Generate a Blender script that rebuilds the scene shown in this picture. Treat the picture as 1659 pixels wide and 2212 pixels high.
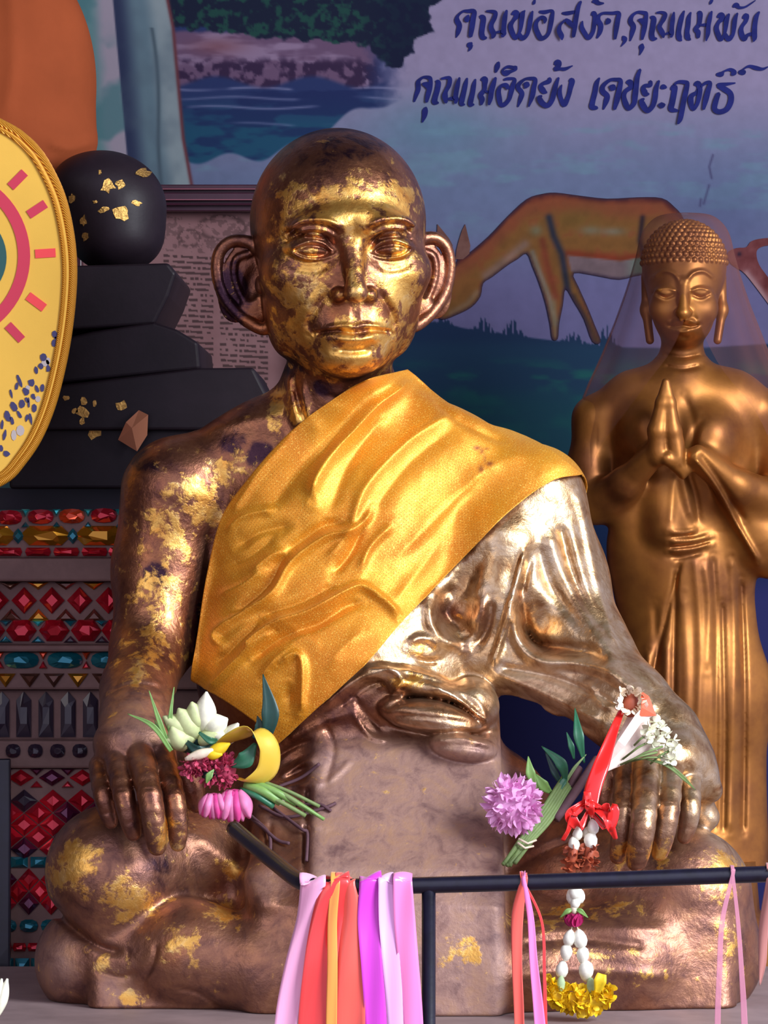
import bpy, bmesh, math, random
import numpy as np
from mathutils import Vector, Matrix
from mathutils.geometry import delaunay_2d_cdt

for o in list(bpy.data.objects): bpy.data.objects.remove(o)
scene = bpy.context.scene
COL = scene.collection
rng = np.random.default_rng(7)
random.seed(7)

# ------------------------------------------------------------------ camera
CZ = 1.5; CD = 4.0; FPX = 8000.0; W, H = 1659, 2212
cam = bpy.data.cameras.new('camera'); cam_o = bpy.data.objects.new('camera', cam); COL.objects.link(cam_o)
cam.sensor_fit = 'VERTICAL'; cam.sensor_height = 24.0; cam.lens = FPX / H * 24.0
cam_o.location = (0, -CD, CZ); cam_o.rotation_euler = (math.pi / 2, 0, 0)
cam.clip_start = 0.05; cam.clip_end = 100
scene.camera = cam_o

# ------------------------------------------------------------------ world, lights, exposure
world = bpy.data.worlds.new('world'); scene.world = world; world.use_nodes = True
bg = world.node_tree.nodes['Background']
bg.inputs[0].default_value = (0.70, 0.68, 0.92, 1); bg.inputs[1].default_value = 0.56
def area_light(name, loc, target, sx, sy, power, color):
    l = bpy.data.lights.new(name, 'AREA'); l.shape = 'RECTANGLE'; l.size = sx; l.size_y = sy
    l.energy = power; l.color = color
    o = bpy.data.objects.new(name, l); COL.objects.link(o); o.location = loc
    o.rotation_euler = (Vector(target) - Vector(loc)).to_track_quat('-Z', 'Y').to_euler()
    return o
# daylight falling in through the open front of the hall, from the viewer's right, and a weak warm fill lamp added on the left
area_light('daylight_right', (2.3, -2.2, 2.6), (0.1, 0, 1.3), 1.4, 1.6, 90, (0.90, 0.95, 1.0))
area_light('fill_left', (-2.6, -3.6, 2.6), (0, 0, 1.5), 1.6, 1.6, 9, (1.0, 0.88, 0.74))
scene.view_settings.view_transform = 'Standard'; scene.view_settings.look = 'None'
scene.view_settings.gamma = 1; scene.view_settings.use_curve_mapping = False
scene.view_settings.exposure = 1.0

# ------------------------------------------------------------------ helpers
def P(px, py, y):
    s = (CD + y) / FPX
    return np.array(((px - 829.5) * s, y, CZ - (py - 1106.0) * s))
def R(r, y=0.0): return r * (CD + y) / FPX
def lin(c):
    c = np.asarray(c, float) / 255.0
    return np.where(c <= 0.04045, c / 12.92, ((c + 0.055) / 1.055) ** 2.4)
def L4(*c): return tuple(lin(c)) + (1.0,)

def tag(o, label=None, cat=None, group=None, kind=None):
    if label: o['label'] = label
    if cat: o['category'] = cat
    if group: o['group'] = group
    if kind: o['kind'] = kind
    return o
def empty(name, loc, label=None, cat=None, group=None):
    o = bpy.data.objects.new(name, None); COL.objects.link(o); o.location = tuple(loc)
    o.empty_display_size = 0.02
    return tag(o, label, cat, group)
def mesh_obj(name, verts, faces, mat, parent=None, smooth=True, attrs=None, uv=None):
    """world-space vertices; the object's origin is put at its base centre (or its parent's)"""
    verts = np.asarray(verts, dtype=np.float64)
    if parent is None:
        org = np.array([(verts[:, 0].min() + verts[:, 0].max()) / 2, (verts[:, 1].min() + verts[:, 1].max()) / 2, verts[:, 2].min()])
    else:
        org = np.array(world_loc(parent))
    me = bpy.data.meshes.new(name)
    v = (verts - org)
    if isinstance(faces, np.ndarray):
        k = faces.shape[1]
        me.vertices.add(len(v)); me.vertices.foreach_set('co', v.astype(np.float32).ravel())
        me.loops.add(faces.size); me.loops.foreach_set('vertex_index', faces.astype(np.int32).ravel())
        me.polygons.add(len(faces)); me.polygons.foreach_set('loop_start', np.arange(0, faces.size, k, dtype=np.int32))
        me.polygons.foreach_set('loop_total', np.full(len(faces), k, dtype=np.int32))
        me.update(calc_edges=True)
    else:
        me.from_pydata([tuple(a) for a in v], [], [tuple(f) for f in faces])
    me.validate()
    me.polygons.foreach_set('use_smooth', np.full(len(me.polygons), bool(smooth)))
    if attrs:
        for k_, a in attrs.items():
            c = me.color_attributes.new(k_, 'FLOAT_COLOR', 'POINT')
            a = np.asarray(a, np.float32)
            if a.shape[1] == 3: a = np.hstack([a, np.ones((len(a), 1), np.float32)])
            c.data.foreach_set('color', a.ravel())
    if uv is not None:
        l = me.uv_layers.new(name='UVMap'); idx = np.empty(len(me.loops), np.int32); me.loops.foreach_get('vertex_index', idx)
        l.data.foreach_set('uv', np.asarray(uv, np.float32)[idx].ravel())
    if mat: me.materials.append(mat)
    o = bpy.data.objects.new(name, me); COL.objects.link(o)
    if parent is not None: o.parent = parent
    else: o.location = tuple(org)
    return o
def world_loc(o):
    v = Vector((0, 0, 0))
    while o is not None: v = v + o.location; o = o.parent
    return v

class MB:
    """collects shapes into one mesh"""
    def __init__(s): s.v = []; s.f = []; s.uv = []
    def add(s, v, f):
        n = len(s.v); s.v.extend([tuple(a) for a in v]); s.f.extend([tuple(i + n for i in q) for q in f]); return s
    def box(s, lo, hi):
        (a, b, c), (d, e, g) = lo, hi
        return s.add([(a,b,c),(d,b,c),(d,e,c),(a,e,c),(a,b,g),(d,b,g),(d,e,g),(a,e,g)],
                     [(0,3,2,1),(4,5,6,7),(0,1,5,4),(1,2,6,5),(2,3,7,6),(3,0,4,7)])
    def tube(s, pts, r, n=12, cap=True, flat=1.0, up=(0, 1, 0.01)):
        pts = [Vector(tuple(p)) for p in pts]; m = len(pts)
        rs = r if hasattr(r, '__len__') else [r] * m
        base = len(s.v); up = Vector(up)
        for i, p in enumerate(pts):
            t = (pts[min(i + 1, m - 1)] - pts[max(i - 1, 0)]).normalized()
            a = t.cross(up)
            if a.length < 1e-4: a = t.cross(Vector((1, 0, 0)))
            a.normalize(); b = t.cross(a).normalized()
            for j in range(n):
                th = 2 * math.pi * j / n
                s.v.append(tuple(p + a * (math.cos(th) * rs[i]) + b * (math.sin(th) * rs[i] * flat)))
        for i in range(m - 1):
            for j in range(n):
                q = base + i * n + j; w = base + i * n + (j + 1) % n
                s.f.append((q, w, w + n, q + n))
        if cap:
            s.f.append(tuple(base + j for j in range(n))[::-1]); s.f.append(tuple(base + (m - 1) * n + j for j in range(n)))
        return s
    def lathe(s, c, prof, n=24, axis='z', sx=1, sy=1):
        base = len(s.v); m = len(prof)
        for (r, z) in prof:
            for j in range(n):
                th = 2 * math.pi * j / n
                s.v.append((c[0] + math.cos(th) * r * sx, c[1] + math.sin(th) * r * sy, c[2] + z))
        for i in range(m - 1):
            for j in range(n):
                q = base + i * n + j; w = base + i * n + (j + 1) % n
                s.f.append((q, w, w + n, q + n))
        s.f.append(tuple(base + j for j in range(n))[::-1]); s.f.append(tuple(base + (m - 1) * n + j for j in range(n)))
        return s
    def blob(s, c, r, n=10, m=7, rot=None):
        base = len(s.v); c = Vector(tuple(c)); r = (r, r, r) if not hasattr(r, '__len__') else r
        for i in range(1, m):
            ph = math.pi * i / m
            for j in range(n):
                th = 2 * math.pi * j / n
                q = Vector((math.sin(ph) * math.cos(th) * r[0], math.sin(ph) * math.sin(th) * r[1], math.cos(ph) * r[2]))
                if rot is not None: q = rot @ q
                s.v.append(tuple(c + q))
        t = Vector((0, 0, r[2])); b = Vector((0, 0, -r[2]))
        if rot is not None: t = rot @ t; b = rot @ b
        s.v.append(tuple(c + t)); s.v.append(tuple(c + b)); T = len(s.v) - 2; Bm = T + 1
        for i in range(m - 2):
            for j in range(n):
                q = base + i * n + j; w = base + i * n + (j + 1) % n
                s.f.append((q, q + n, w + n, w))
        for j in range(n):
            s.f.append((T, base + j, base + (j + 1) % n))
            s.f.append((Bm, base + (m - 2) * n + (j + 1) % n, base + (m - 2) * n + j))
        return s
    def build(s, name, mat, parent=None, smooth=True):
        return mesh_obj(name, np.array(s.v), s.f, mat, parent, smooth)

def catmull(pts, n):
    """sample an open Catmull-Rom curve through pts (k x d) at n points"""
    pts = np.asarray(pts, float); k = len(pts)
    t = np.linspace(0, k - 1, n); i = np.clip(t.astype(int), 0, k - 2); f = (t - i)[:, None]
    ext = np.vstack([2 * pts[0] - pts[1], pts, 2 * pts[-1] - pts[-2]])
    p0, p1, p2, p3 = ext[i], ext[i + 1], ext[i + 2], ext[i + 3]
    return 0.5 * (2 * p1 + (p2 - p0) * f + (2 * p0 - 5 * p1 + 4 * p2 - p3) * f ** 2 + (3 * p1 - p0 - 3 * p2 + p3) * f ** 3)
def grid_faces(n, m, closed=False):
    i = np.arange(n - 1)[:, None]; j = np.arange(m if closed else m - 1)[None]
    a = (i * m + j); b = (i * m + (j + 1) % m)
    return np.stack([a, b, b + m, a + m], -1).reshape(-1, 4)
def polydist(x, y, poly):
    """signed distance (negative inside) of points to a polygon"""
    poly = np.asarray(poly, float); d = np.full(x.shape, 1e9); ins = np.zeros(x.shape, bool)
    for k in range(len(poly)):
        ax, ay = poly[k]; bx, by = poly[(k + 1) % len(poly)]
        ex, ey = bx - ax, by - ay; wx, wy = x - ax, y - ay
        h = np.clip((wx * ex + wy * ey) / (ex * ex + ey * ey + 1e-12), 0, 1)
        d = np.minimum(d, (wx - ex * h) ** 2 + (wy - ey * h) ** 2)
        c = ((ay > y) != (by > y)) & (x < (bx - ax) * (y - ay) / (by - ay + 1e-12) + ax)
        ins ^= c
    d = np.sqrt(d); return np.where(ins, -d, d)
def linedist(x, y, pts):
    d = np.full(np.broadcast(x, y).shape, 1e9, np.float32)
    for k in range(len(pts) - 1):
        ax, ay = pts[k][:2]; bx, by = pts[k + 1][:2]
        ex, ey = bx - ax, by - ay; wx, wy = x - ax, y - ay
        h = np.clip((wx * ex + wy * ey) / (ex * ex + ey * ey + 1e-12), 0, 1)
        d = np.minimum(d, (wx - ex * h) ** 2 + (wy - ey * h) ** 2)
    return np.sqrt(d)
def sstep(a, b, x):
    t = np.clip((x - a) / (b - a), 0, 1); return t * t * (3 - 2 * t)
def vnoise(x, y, seed=0, s=1.0):
    """smooth value noise 0..1"""
    r = np.random.default_rng(seed).random((64, 64)); x = x / s; y = y / s
    i = np.floor(x).astype(int); j = np.floor(y).astype(int); fx = x - i; fy = y - j
    fx = fx * fx * (3 - 2 * fx); fy = fy * fy * (3 - 2 * fy)
    g = lambda a, b: r[a % 64, b % 64]
    return (g(i, j) * (1 - fx) + g(i + 1, j) * fx) * (1 - fy) + (g(i, j + 1) * (1 - fx) + g(i + 1, j + 1) * fx) * fy
def fbm(x, y, seed=0, s=1.0, o=4):
    t = 0; a = 0.5; w = 0
    for k in range(o): t = t + a * vnoise(x + 17 * k, y + 31 * k, seed + k, s / 2 ** k); w += a; a *= 0.5
    return t / w

# ------------------------------------------------------------------ materials
def mat(name, color=(0.5, 0.5, 0.5, 1), rough=0.5, metal=0.0, **kw):
    m = bpy.data.materials.new(name); m.use_nodes = True
    b = m.node_tree.nodes['Principled BSDF']
    b.inputs['Base Color'].default_value = color; b.inputs['Roughness'].default_value = rough
    b.inputs['Metallic'].default_value = metal
    for k, v in kw.items(): b.inputs[k.replace('_', ' ')].default_value = v
    return m
class NT:
    def __init__(s, m): s.t = m.node_tree; s.b = s.t.nodes['Principled BSDF']
    def n(s, t, **kw):
        o = s.t.nodes.new('ShaderNode' + t)
        for k, v in kw.items(): setattr(o, k, v)
        return o
    def l(s, a, b): s.t.links.new(a, b)
    def noise(s, scale, detail=4, rough=0.6, vec=None, dist=0.0):
        o = s.n('TexNoise'); o.inputs['Scale'].default_value = scale; o.inputs['Detail'].default_value = detail
        o.inputs['Roughness'].default_value = rough; o.inputs['Distortion'].default_value = dist
        if vec is None:
            vec = s.n('NewGeometry').outputs['Position']
        s.l(vec, o.inputs['Vector']); return o.outputs['Fac']
    def ramp(s, fac, stops):
        o = s.n('ValToRGB'); cr = o.color_ramp
        while len(cr.elements) < len(stops): cr.elements.new(0.5)
        for e, (p, c) in zip(cr.elements, stops): e.position = p; e.color = c if len(c) == 4 else tuple(c) + (1,)
        s.l(fac, o.inputs['Fac']); return o.outputs['Color']
    def math(s, op, a, b=None, clamp=False):
        o = s.n('Math', operation=op, use_clamp=clamp)
        for i, v in enumerate((a, b)):
            if v is None: continue
            if isinstance(v, (int, float)): o.inputs[i].default_value = v
            else: s.l(v, o.inputs[i])
        return o.outputs[0]
    def mix(s, fac, a, b, blend='MIX'):
        o = s.n('Mix', data_type='RGBA', blend_type=blend)
        for i, v in ((0, fac), (6, a), (7, b)):
            if isinstance(v, (int, float)): o.inputs[i].default_value = v
            elif isinstance(v, tuple): o.inputs[i].default_value = v
            else: s.l(v, o.inputs[i])
        return o.outputs[2]
    def mr(s, v, a, b, c=0.0, d=1.0, smooth=True):
        o = s.n('MapRange'); o.interpolation_type = 'SMOOTHSTEP' if smooth else 'LINEAR'
        for i, q in enumerate((a, b, c, d)): o.inputs[i + 1].default_value = q
        s.l(v, o.inputs[0]); return o.outputs[0]
    def bump(s, h, strength=0.3, dist=0.002, prev=None):
        o = s.n('Bump'); o.inputs['Strength'].default_value = strength; o.inputs['Distance'].default_value = dist
        s.l(h, o.inputs['Height'])
        if prev is not None: s.l(prev, o.inputs['Normal'])
        return o.outputs['Normal']
    def attr(s, name):
        o = s.n('Attribute'); o.attribute_name = name; return o
def vary(m, scale, amt, bump=0.0, bscale=None, bdist=0.001):
    """mottles a plain material with noise"""
    t = NT(m); c = t.b.inputs['Base Color'].default_value[:]
    n = t.noise(scale, 5); lo = tuple(v * (1 - amt) for v in c[:3]) + (1,); hi = tuple(min(1, v * (1 + amt)) for v in c[:3]) + (1,)
    t.l(t.ramp(n, [(0.3, lo), (0.7, hi)]), t.b.inputs['Base Color'])
    if bump: t.l(t.bump(t.noise(bscale or scale * 3, 5), bump, bdist), t.b.inputs['Normal'])
    return m
# ------------------------------------------------------------------ signed distance sculpting
class SDF:
    def __init__(s): s.ops = []
    def op(s, lo, hi, fn): s.ops.append((np.asarray(lo, float), np.asarray(hi, float), fn)); return s
    # primitives -------------------------------------------------
    def _comb(s, f, mode, k):
        def g(D, X, Y, Z):
            d = f(X, Y, Z)
            if mode == 'u':
                if k <= 0: return np.minimum(D, d)
                h = np.maximum(k - np.abs(D - d), 0) / k
                return np.minimum(D, d) - h * h * k * 0.25
            if k <= 0: return np.maximum(D, -d)
            h = np.maximum(k - np.abs(D + d), 0) / k
            return np.maximum(D, -d) + h * h * k * 0.25
        return g
    def ell(s, c, r, rot=None, k=0.0, mode='u'):
        c = np.asarray(c, float); r = np.asarray(r, float); M = None if rot is None else np.array(rot)
        rm = r.max() if M is not None else r
        def f(X, Y, Z):
            x, y, z = X - c[0], Y - c[1], Z - c[2]
            if M is not None:
                x, y, z = (M[0, 0] * x + M[1, 0] * y + M[2, 0] * z, M[0, 1] * x + M[1, 1] * y + M[2, 1] * z, M[0, 2] * x + M[1, 2] * y + M[2, 2] * z)
            k0 = np.sqrt((x / r[0]) ** 2 + (y / r[1]) ** 2 + (z / r[2]) ** 2)
            k1 = np.sqrt((x / r[0] ** 2) ** 2 + (y / r[1] ** 2) ** 2 + (z / r[2] ** 2) ** 2)
            return k0 * (k0 - 1) / np.maximum(k1, 1e-6)
        return s.op(c - rm - k, c + rm + k, s._comb(f, mode, k))
    def cone(s, a, b, ra, rb, k=0.0, mode='u', ys=1.0):
        a = np.asarray(a, float); b = np.asarray(b, float); e = b - a; q = e @ e + 1e-12
        def f(X, Y, Z):
            x, y, z = X - a[0], Y - a[1], Z - a[2]
            h = np.clip((x * e[0] + y * e[1] + z * e[2]) / q, 0, 1)
            dx, dy, dz = x - e[0] * h, (y - e[1] * h) / ys, z - e[2] * h
            return (np.sqrt(dx * dx + dy * dy + dz * dz) - (ra + (rb - ra) * h)) * min(1, ys)
        m = max(ra, rb) * max(1, ys) + k
        return s.op(np.minimum(a, b) - m, np.maximum(a, b) + m, s._comb(f, mode, k))
    def chain(s, pts, k=0.0, kk=None, ys=1.0):
        """pts: (px,py,y,rpx) list; k blends with what is there, kk among the links"""
        w = [(P(*p[:3]), R(p[3], p[2])) for p in pts]
        fs = []
        for (a, ra), (b, rb) in zip(w[:-1], w[1:]):
            fs.append((a, b - a, (b - a) @ (b - a) + 1e-12, ra, rb))
        kk = 0.004 if kk is None else kk
        def f(X, Y, Z):
            D = None
            for a, e, q, ra, rb in fs:
                x, y, z = X - a[0], Y - a[1], Z - a[2]
                h = np.clip((x * e[0] + y * e[1] + z * e[2]) / q, 0, 1)
                dx, dy, dz = x - e[0] * h, (y - e[1] * h) / ys, z - e[2] * h
                d = (np.sqrt(dx * dx + dy * dy + dz * dz) - (ra + (rb - ra) * h)) * min(1, ys)
                if D is None: D = d
                else:
                    t = np.maximum(kk - np.abs(D - d), 0) / kk; D = np.minimum(D, d) - t * t * kk * 0.25
            return D
        A = np.array([a for a, _ in w]); m = max(r for _, r in w) * max(1, ys) + k + kk
        return s.op(A.min(0) - m, A.max(0) + m, s._comb(f, 'u', k))
    def box(s, lo, hi, r, k=0.0, mode='u', rot=None):
        lo = np.asarray(lo, float); hi = np.asarray(hi, float); lo, hi = np.minimum(lo, hi), np.maximum(lo, hi)
        c = (lo + hi) / 2; b = (hi - lo) / 2 - r; M = None if rot is None else np.array(rot)
        def f(X, Y, Z):
            x, y, z = X - c[0], Y - c[1], Z - c[2]
            if M is not None:
                x, y, z = (M[0, 0] * x + M[1, 0] * y + M[2, 0] * z, M[0, 1] * x + M[1, 1] * y + M[2, 1] * z, M[0, 2] * x + M[1, 2] * y + M[2, 2] * z)
            x, y, z = np.abs(x) - b[0], np.abs(y) - b[1], np.abs(z) - b[2]
            return np.sqrt(np.maximum(x, 0) ** 2 + np.maximum(y, 0) ** 2 + np.maximum(z, 0) ** 2) + np.minimum(np.maximum(x, np.maximum(y, z)), 0) - r
        e = np.full(3, np.linalg.norm(hi - lo) / 2) if rot is not None else (hi - lo) / 2
        return s.op(c - e - k, c + e + k, s._comb(f, mode, k))
    def relief(s, pts, w, h, y0, y1, taper=True):
        """raise (h>0) or cut (h<0) a line drawn on the front; pts/w/h in photo pixels, between depths y0..y1"""
        pts = catmull(pts, max(2, len(pts) * 5)) if len(pts) > 2 else np.asarray(pts, float)
        ym = (y0 + y1) / 2; hw = R(h, ym)
        lo = P(pts[:, 0].min() - 2.2 * w, pts[:, 1].max() + 2.2 * w, y1); hi = P(pts[:, 0].max() + 2.2 * w, pts[:, 1].min() - 2.2 * w, y1)
        lo2 = P(pts[:, 0].min() - 2.2 * w, pts[:, 1].max() + 2.2 * w, y0); hi2 = P(pts[:, 0].max() + 2.2 * w, pts[:, 1].min() - 2.2 * w, y0)
        lo = np.minimum(lo, lo2); hi = np.maximum(hi, hi2); lo[1], hi[1] = y0, y1
        def g(D, X, Y, Z):
            sc = FPX / (CD + Y); px = (829.5 + X * sc).astype(np.float32); py = (1106.0 - (Z - CZ) * sc).astype(np.float32)
            d = linedist(px, py, pts)
            m = hw * np.exp(-(d / w) ** 2)
            if taper:
                e0 = np.sqrt((px - pts[0, 0]) ** 2 + (py - pts[0, 1]) ** 2); e1 = np.sqrt((px - pts[-1, 0]) ** 2 + (py - pts[-1, 1]) ** 2)
                m = m * np.minimum(1, 0.15 + np.minimum(e0, e1) / (2.5 * w))
            m = m * np.clip((y1 - Y) / 0.01, 0, 1) * np.clip((Y - y0) / 0.005, 0, 1)
            return D - m
        return s.op(lo, hi, g)
    # evaluation --------------------------------------------------
    def eval(s, lo, hi, h, margin=0.012):
        lo = np.asarray(lo, float); n = np.ceil((np.asarray(hi, float) - lo) / h).astype(int) + 1
        ax = [(lo[i] + h * np.arange(n[i])).astype(np.float32) for i in range(3)]
        D = np.full(tuple(n), 1.0, np.float32)
        for a, b, fn in s.ops:
            i0 = [max(0, int(np.searchsorted(ax[i], a[i] - margin))) for i in range(3)]
            i1 = [min(n[i], int(np.searchsorted(ax[i], b[i] + margin)) + 1) for i in range(3)]
            if any(i1[i] - i0[i] < 2 for i in range(3)): continue
            sl = tuple(slice(i0[i], i1[i]) for i in range(3))
            D[sl] = fn(D[sl], ax[0][sl[0]][:, None, None], ax[1][sl[1]][None, :, None], ax[2][sl[2]][None, None, :])
        return D, lo, h
def surface_nets(D, lo, h):
    ins = D < 0
    c = [(i, j, k) for i in (0, 1) for j in (0, 1) for k in (0, 1)]
    n = D.shape; cn = (n[0] - 1, n[1] - 1, n[2] - 1)
    cnt = np.zeros(cn, np.uint8)
    for i, j, k in c: cnt += ins[i:n[0] - 1 + i, j:n[1] - 1 + j, k:n[2] - 1 + k]
    act = (cnt > 0) & (cnt < 8); idx = np.argwhere(act)
    vid = np.full(cn, -1, np.int32); vid[act] = np.arange(len(idx))
    V = {q: D[idx[:, 0] + q[0], idx[:, 1] + q[1], idx[:, 2] + q[2]].astype(np.float64) for q in c}
    acc = np.zeros((len(idx), 3)); num = np.zeros(len(idx))
    for q in c:
        for a in range(3):
            if q[a]: continue
            r = list(q); r[a] = 1; r = tuple(r); v0, v1 = V[q], V[r]
            m = (v0 < 0) != (v1 < 0); t = np.where(m, v0 / np.where(m, v0 - v1, 1), 0)
            p = np.zeros((len(idx), 3)); p[:] = q; p[:, a] += t
            acc += p * m[:, None]; num += m
    verts = (idx + acc / num[:, None]) * h + lo
    faces = []
    for a in range(3):
        b, d = [x for x in range(3) if x != a]
        A = np.moveaxis(ins, a, 0); m = A[:-1] != A[1:]
        m = m[:, 1:-1, 1:-1]; e = np.argwhere(m)
        if len(e) == 0: continue
        flip = A[:-1][:, 1:-1, 1:-1][e[:, 0], e[:, 1], e[:, 2]]
        e = e + np.array([0, 1, 1])
        VV = np.moveaxis(vid, a, 0)
        q = np.stack([VV[e[:, 0], e[:, 1] - 1, e[:, 2] - 1], VV[e[:, 0], e[:, 1], e[:, 2] - 1], VV[e[:, 0], e[:, 1], e[:, 2]], VV[e[:, 0], e[:, 1] - 1, e[:, 2]]], 1)
        if a == 1: flip = ~flip
        q = np.where(flip[:, None], q, q[:, ::-1]); faces.append(q)
    F = np.vstack(faces); F = F[(F >= 0).all(1)]
    return verts, F
def clean(v, f):
    u, inv = np.unique(f.ravel(), return_inverse=True); return v[u], inv.reshape(f.shape)
def sample(G, p):
    D, lo, h = G; q = (p - lo) / h; n = np.array(D.shape)
    q = np.clip(q, 0, n - 1.001); i = q.astype(int); f = q - i
    r = 0
    for a in (0, 1):
        for b in (0, 1):
            for c in (0, 1):
                w = (f[:, 0] if a else 1 - f[:, 0]) * (f[:, 1] if b else 1 - f[:, 1]) * (f[:, 2] if c else 1 - f[:, 2])
                r = r + w * D[i[:, 0] + a, i[:, 1] + b, i[:, 2] + c]
    return r
def grad(G, p):
    e = G[2] * 0.75; g = np.stack([sample(G, p + np.eye(3)[a] * e) - sample(G, p - np.eye(3)[a] * e) for a in range(3)], 1)
    return g / np.maximum(np.linalg.norm(g, axis=1, keepdims=True), 1e-9)
def hit_depth(G, px, py, off=0.0, y0=-0.45, y1=0.15, n=150):
    """depth where the camera-side surface (offset by off) is met at photo pixels px,py"""
    ys = np.linspace(y0, y1, n); best = np.full(px.shape, np.nan); mn = np.full(px.shape, 9.0); my = np.zeros(px.shape)
    for y in ys:
        s = (CD + y) / FPX
        d = sample(G, np.stack([(px - 829.5) * s, np.full(px.shape, y), CZ - (py - 1106.0) * s], 1)) - off
        h = np.isnan(best) & (d < 0); best[h] = y
        b = d < mn; mn[b] = d[b]; my[b] = y
    return np.where(np.isnan(best), my, best)
# ------------------------------------------------------------------ the room
WALL_Y = 0.75
def wall_block(name, lo, hi, m):
    return tag(MB().box(lo, hi).build(name, m, None, False), kind='structure')
m_plaster = vary(mat('wall_plaster', L4(120, 112, 128), 0.85), 2.5, 0.15)
m_dark_wall = vary(mat('side_plaster', L4(96, 74, 62), 0.9), 2.0, 0.2)
m_floor = vary(mat('floor_tiles', L4(104, 74, 62), 0.35), 6, 0.15)
m_ceil = vary(mat('ceiling_boards', L4(60, 44, 42), 0.8), 4, 0.2)
wall_block('wall_back', (-2.6, WALL_Y + 0.0135, 0), (2.2, WALL_Y + 0.15, 3.4), m_plaster)
wall_block('wall_left', (-2.75, -2.2, 0), (-2.6, WALL_Y + 0.15, 3.4), m_dark_wall)
wall_block('floor', (-3.2, -5.5, -0.1), (3.2, 0.9, 0.0), m_floor)
wall_block('ceiling', (-2.75, -1.9, 3.4), (2.4, 0.9, 3.5), m_ceil)

# stone altar ledge the big statue sits on
m_stone = vary(mat('ledge_stone', L4(150, 130, 130), 0.55), 14, 0.22, 0.25, 60, 0.001)
altar = empty('altar', (0, -0.1, 0.0), 'grey-brown stone altar ledge under the seated monk statue, at the bottom edge', 'altar')
b = MB(); b.box((-0.44, -0.345, 0.954), (0.62, 0.13, 0.994)); o = b.build('slab', m_stone, altar, False)
bv = o.modifiers.new('b', 'BEVEL'); bv.width = 0.006; bv.segments = 3
b = MB(); b.box((-0.42, -0.32, 0.0), (0.58, 0.12, 0.954)); b.build('pedestal_block', m_stone, altar, False)
# ------------------------------------------------------------------ seated monk statue
S = SDF()
def px_ell(S, px, py, y, rx, rd, rz, ang=0, k=0.0, mode='u', yaw=0):
    """ellipsoid: centre in photo pixels at depth y, rx / rz in pixels, rd (depth) in metres, ang = tilt clockwise in the picture"""
    M = Matrix.Rotation(math.radians(yaw), 3, 'Z') @ Matrix.Rotation(math.radians(ang), 3, 'Y')
    S.ell(P(px, py, y), (R(rx, y), rd, R(rz, y)), M, k, mode)
def extrude_x(S, x0, x1, prof, r, k):
    """slab between photo columns x0..x1 with a side profile given as (row, depth)"""
    q = np.array([(P(0, py, y)[1], P(0, py, y)[2]) for py, y in prof]); a = P(x0, 0, -0.2)[0]; b_ = P(x1, 0, -0.2)[0]
    def f(X, Y, Z):
        d = polydist(Y + 0 * Z, Z + 0 * Y, q).astype(np.float32) + r
        dx = np.abs(X - (a + b_) / 2) - (b_ - a) / 2 + r
        return np.sqrt(np.maximum(d, 0) ** 2 + np.maximum(dx, 0) ** 2) + np.minimum(np.maximum(d, dx), 0) - r
    lo = (min(a, b_) - k, q[:, 0].min() - k, q[:, 1].min() - k); hi = (max(a, b_) + k, q[:, 0].max() + k, q[:, 1].max() + k)
    S.op(lo, hi, S._comb(f, 'u', k))
# torso
px_ell(S, 745, 1160, 0.01, 300, 0.105, 270)
px_ell(S, 740, 1440, 0.0, 318, 0.125, 300, k=0.04)
px_ell(S, 760, 1740, 0.03, 430, 0.13, 200, k=0.05)
# shoulders
S.chain([(690, 890, 0.0, 95), (560, 965, 0.0, 85), (400, 1045, 0.0, 92)], 0.03, 0.03)
S.chain([(800, 890, 0.0, 88), (960, 990, 0.0, 90), (1150, 1082, 0.0, 108)], 0.03, 0.03)
S.chain([(735, 770, -0.03, 112), (725, 920, 0.0, 128)], 0.02)
# left picture-side arm, bare
S.chain([(378, 1065, 0.0, 118), (350, 1230, 0.0, 102), (325, 1400, -0.03, 84)], 0.02, 0.02)
S.chain([(325, 1400, -0.03, 84), (297, 1490, -0.09, 78), (292, 1570, -0.15, 80)], 0.012, 0.01)
# legs: thighs, knees, shins, then the mass between them
S.chain([(640, 1850, 0.02, 150), (400, 1860, -0.10, 140), (245, 1885, -0.17, 148)], 0.03, 0.02)
S.chain([(1000, 1870, 0.0, 150), (1250, 1900, -0.09, 145), (1475, 1935, -0.15, 150)], 0.03, 0.02)
extrude_x(S, 190, 1590, [(1880, -0.02), (1930, -0.15), (2010, -0.21), (2200, -0.235), (2200, 0.12), (1880, 0.12)], 0.02, 0.03)
S.chain([(200, 2075, -0.15, 125), (420, 2060, -0.2, 115), (680, 2110, -0.235, 95)], 0.008, 0.02)
S.chain([(1530, 2070, -0.14, 118), (1350, 2080, -0.20, 110), (1060, 2110, -0.235, 95)], 0.03, 0.02)
# robe panel falling over the lap
extrude_x(S, 668, 1088, [(1500, -0.05), (1560, -0.095), (1620, -0.130), (1700, -0.165), (1800, -0.205), (1880, -0.245), (1960, -0.272), (2200, -0.288), (2200, 0.05), (1500, 0.05)], 0.014, 0.016)
extrude_x(S, 540, 1000, [(1640, -0.06), (1700, -0.135), (1800, -0.19), (1880, -0.232), (1960, -0.256), (2200, -0.268), (2200, 0.05), (1640, 0.05)], 0.02, 0.03)
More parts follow.
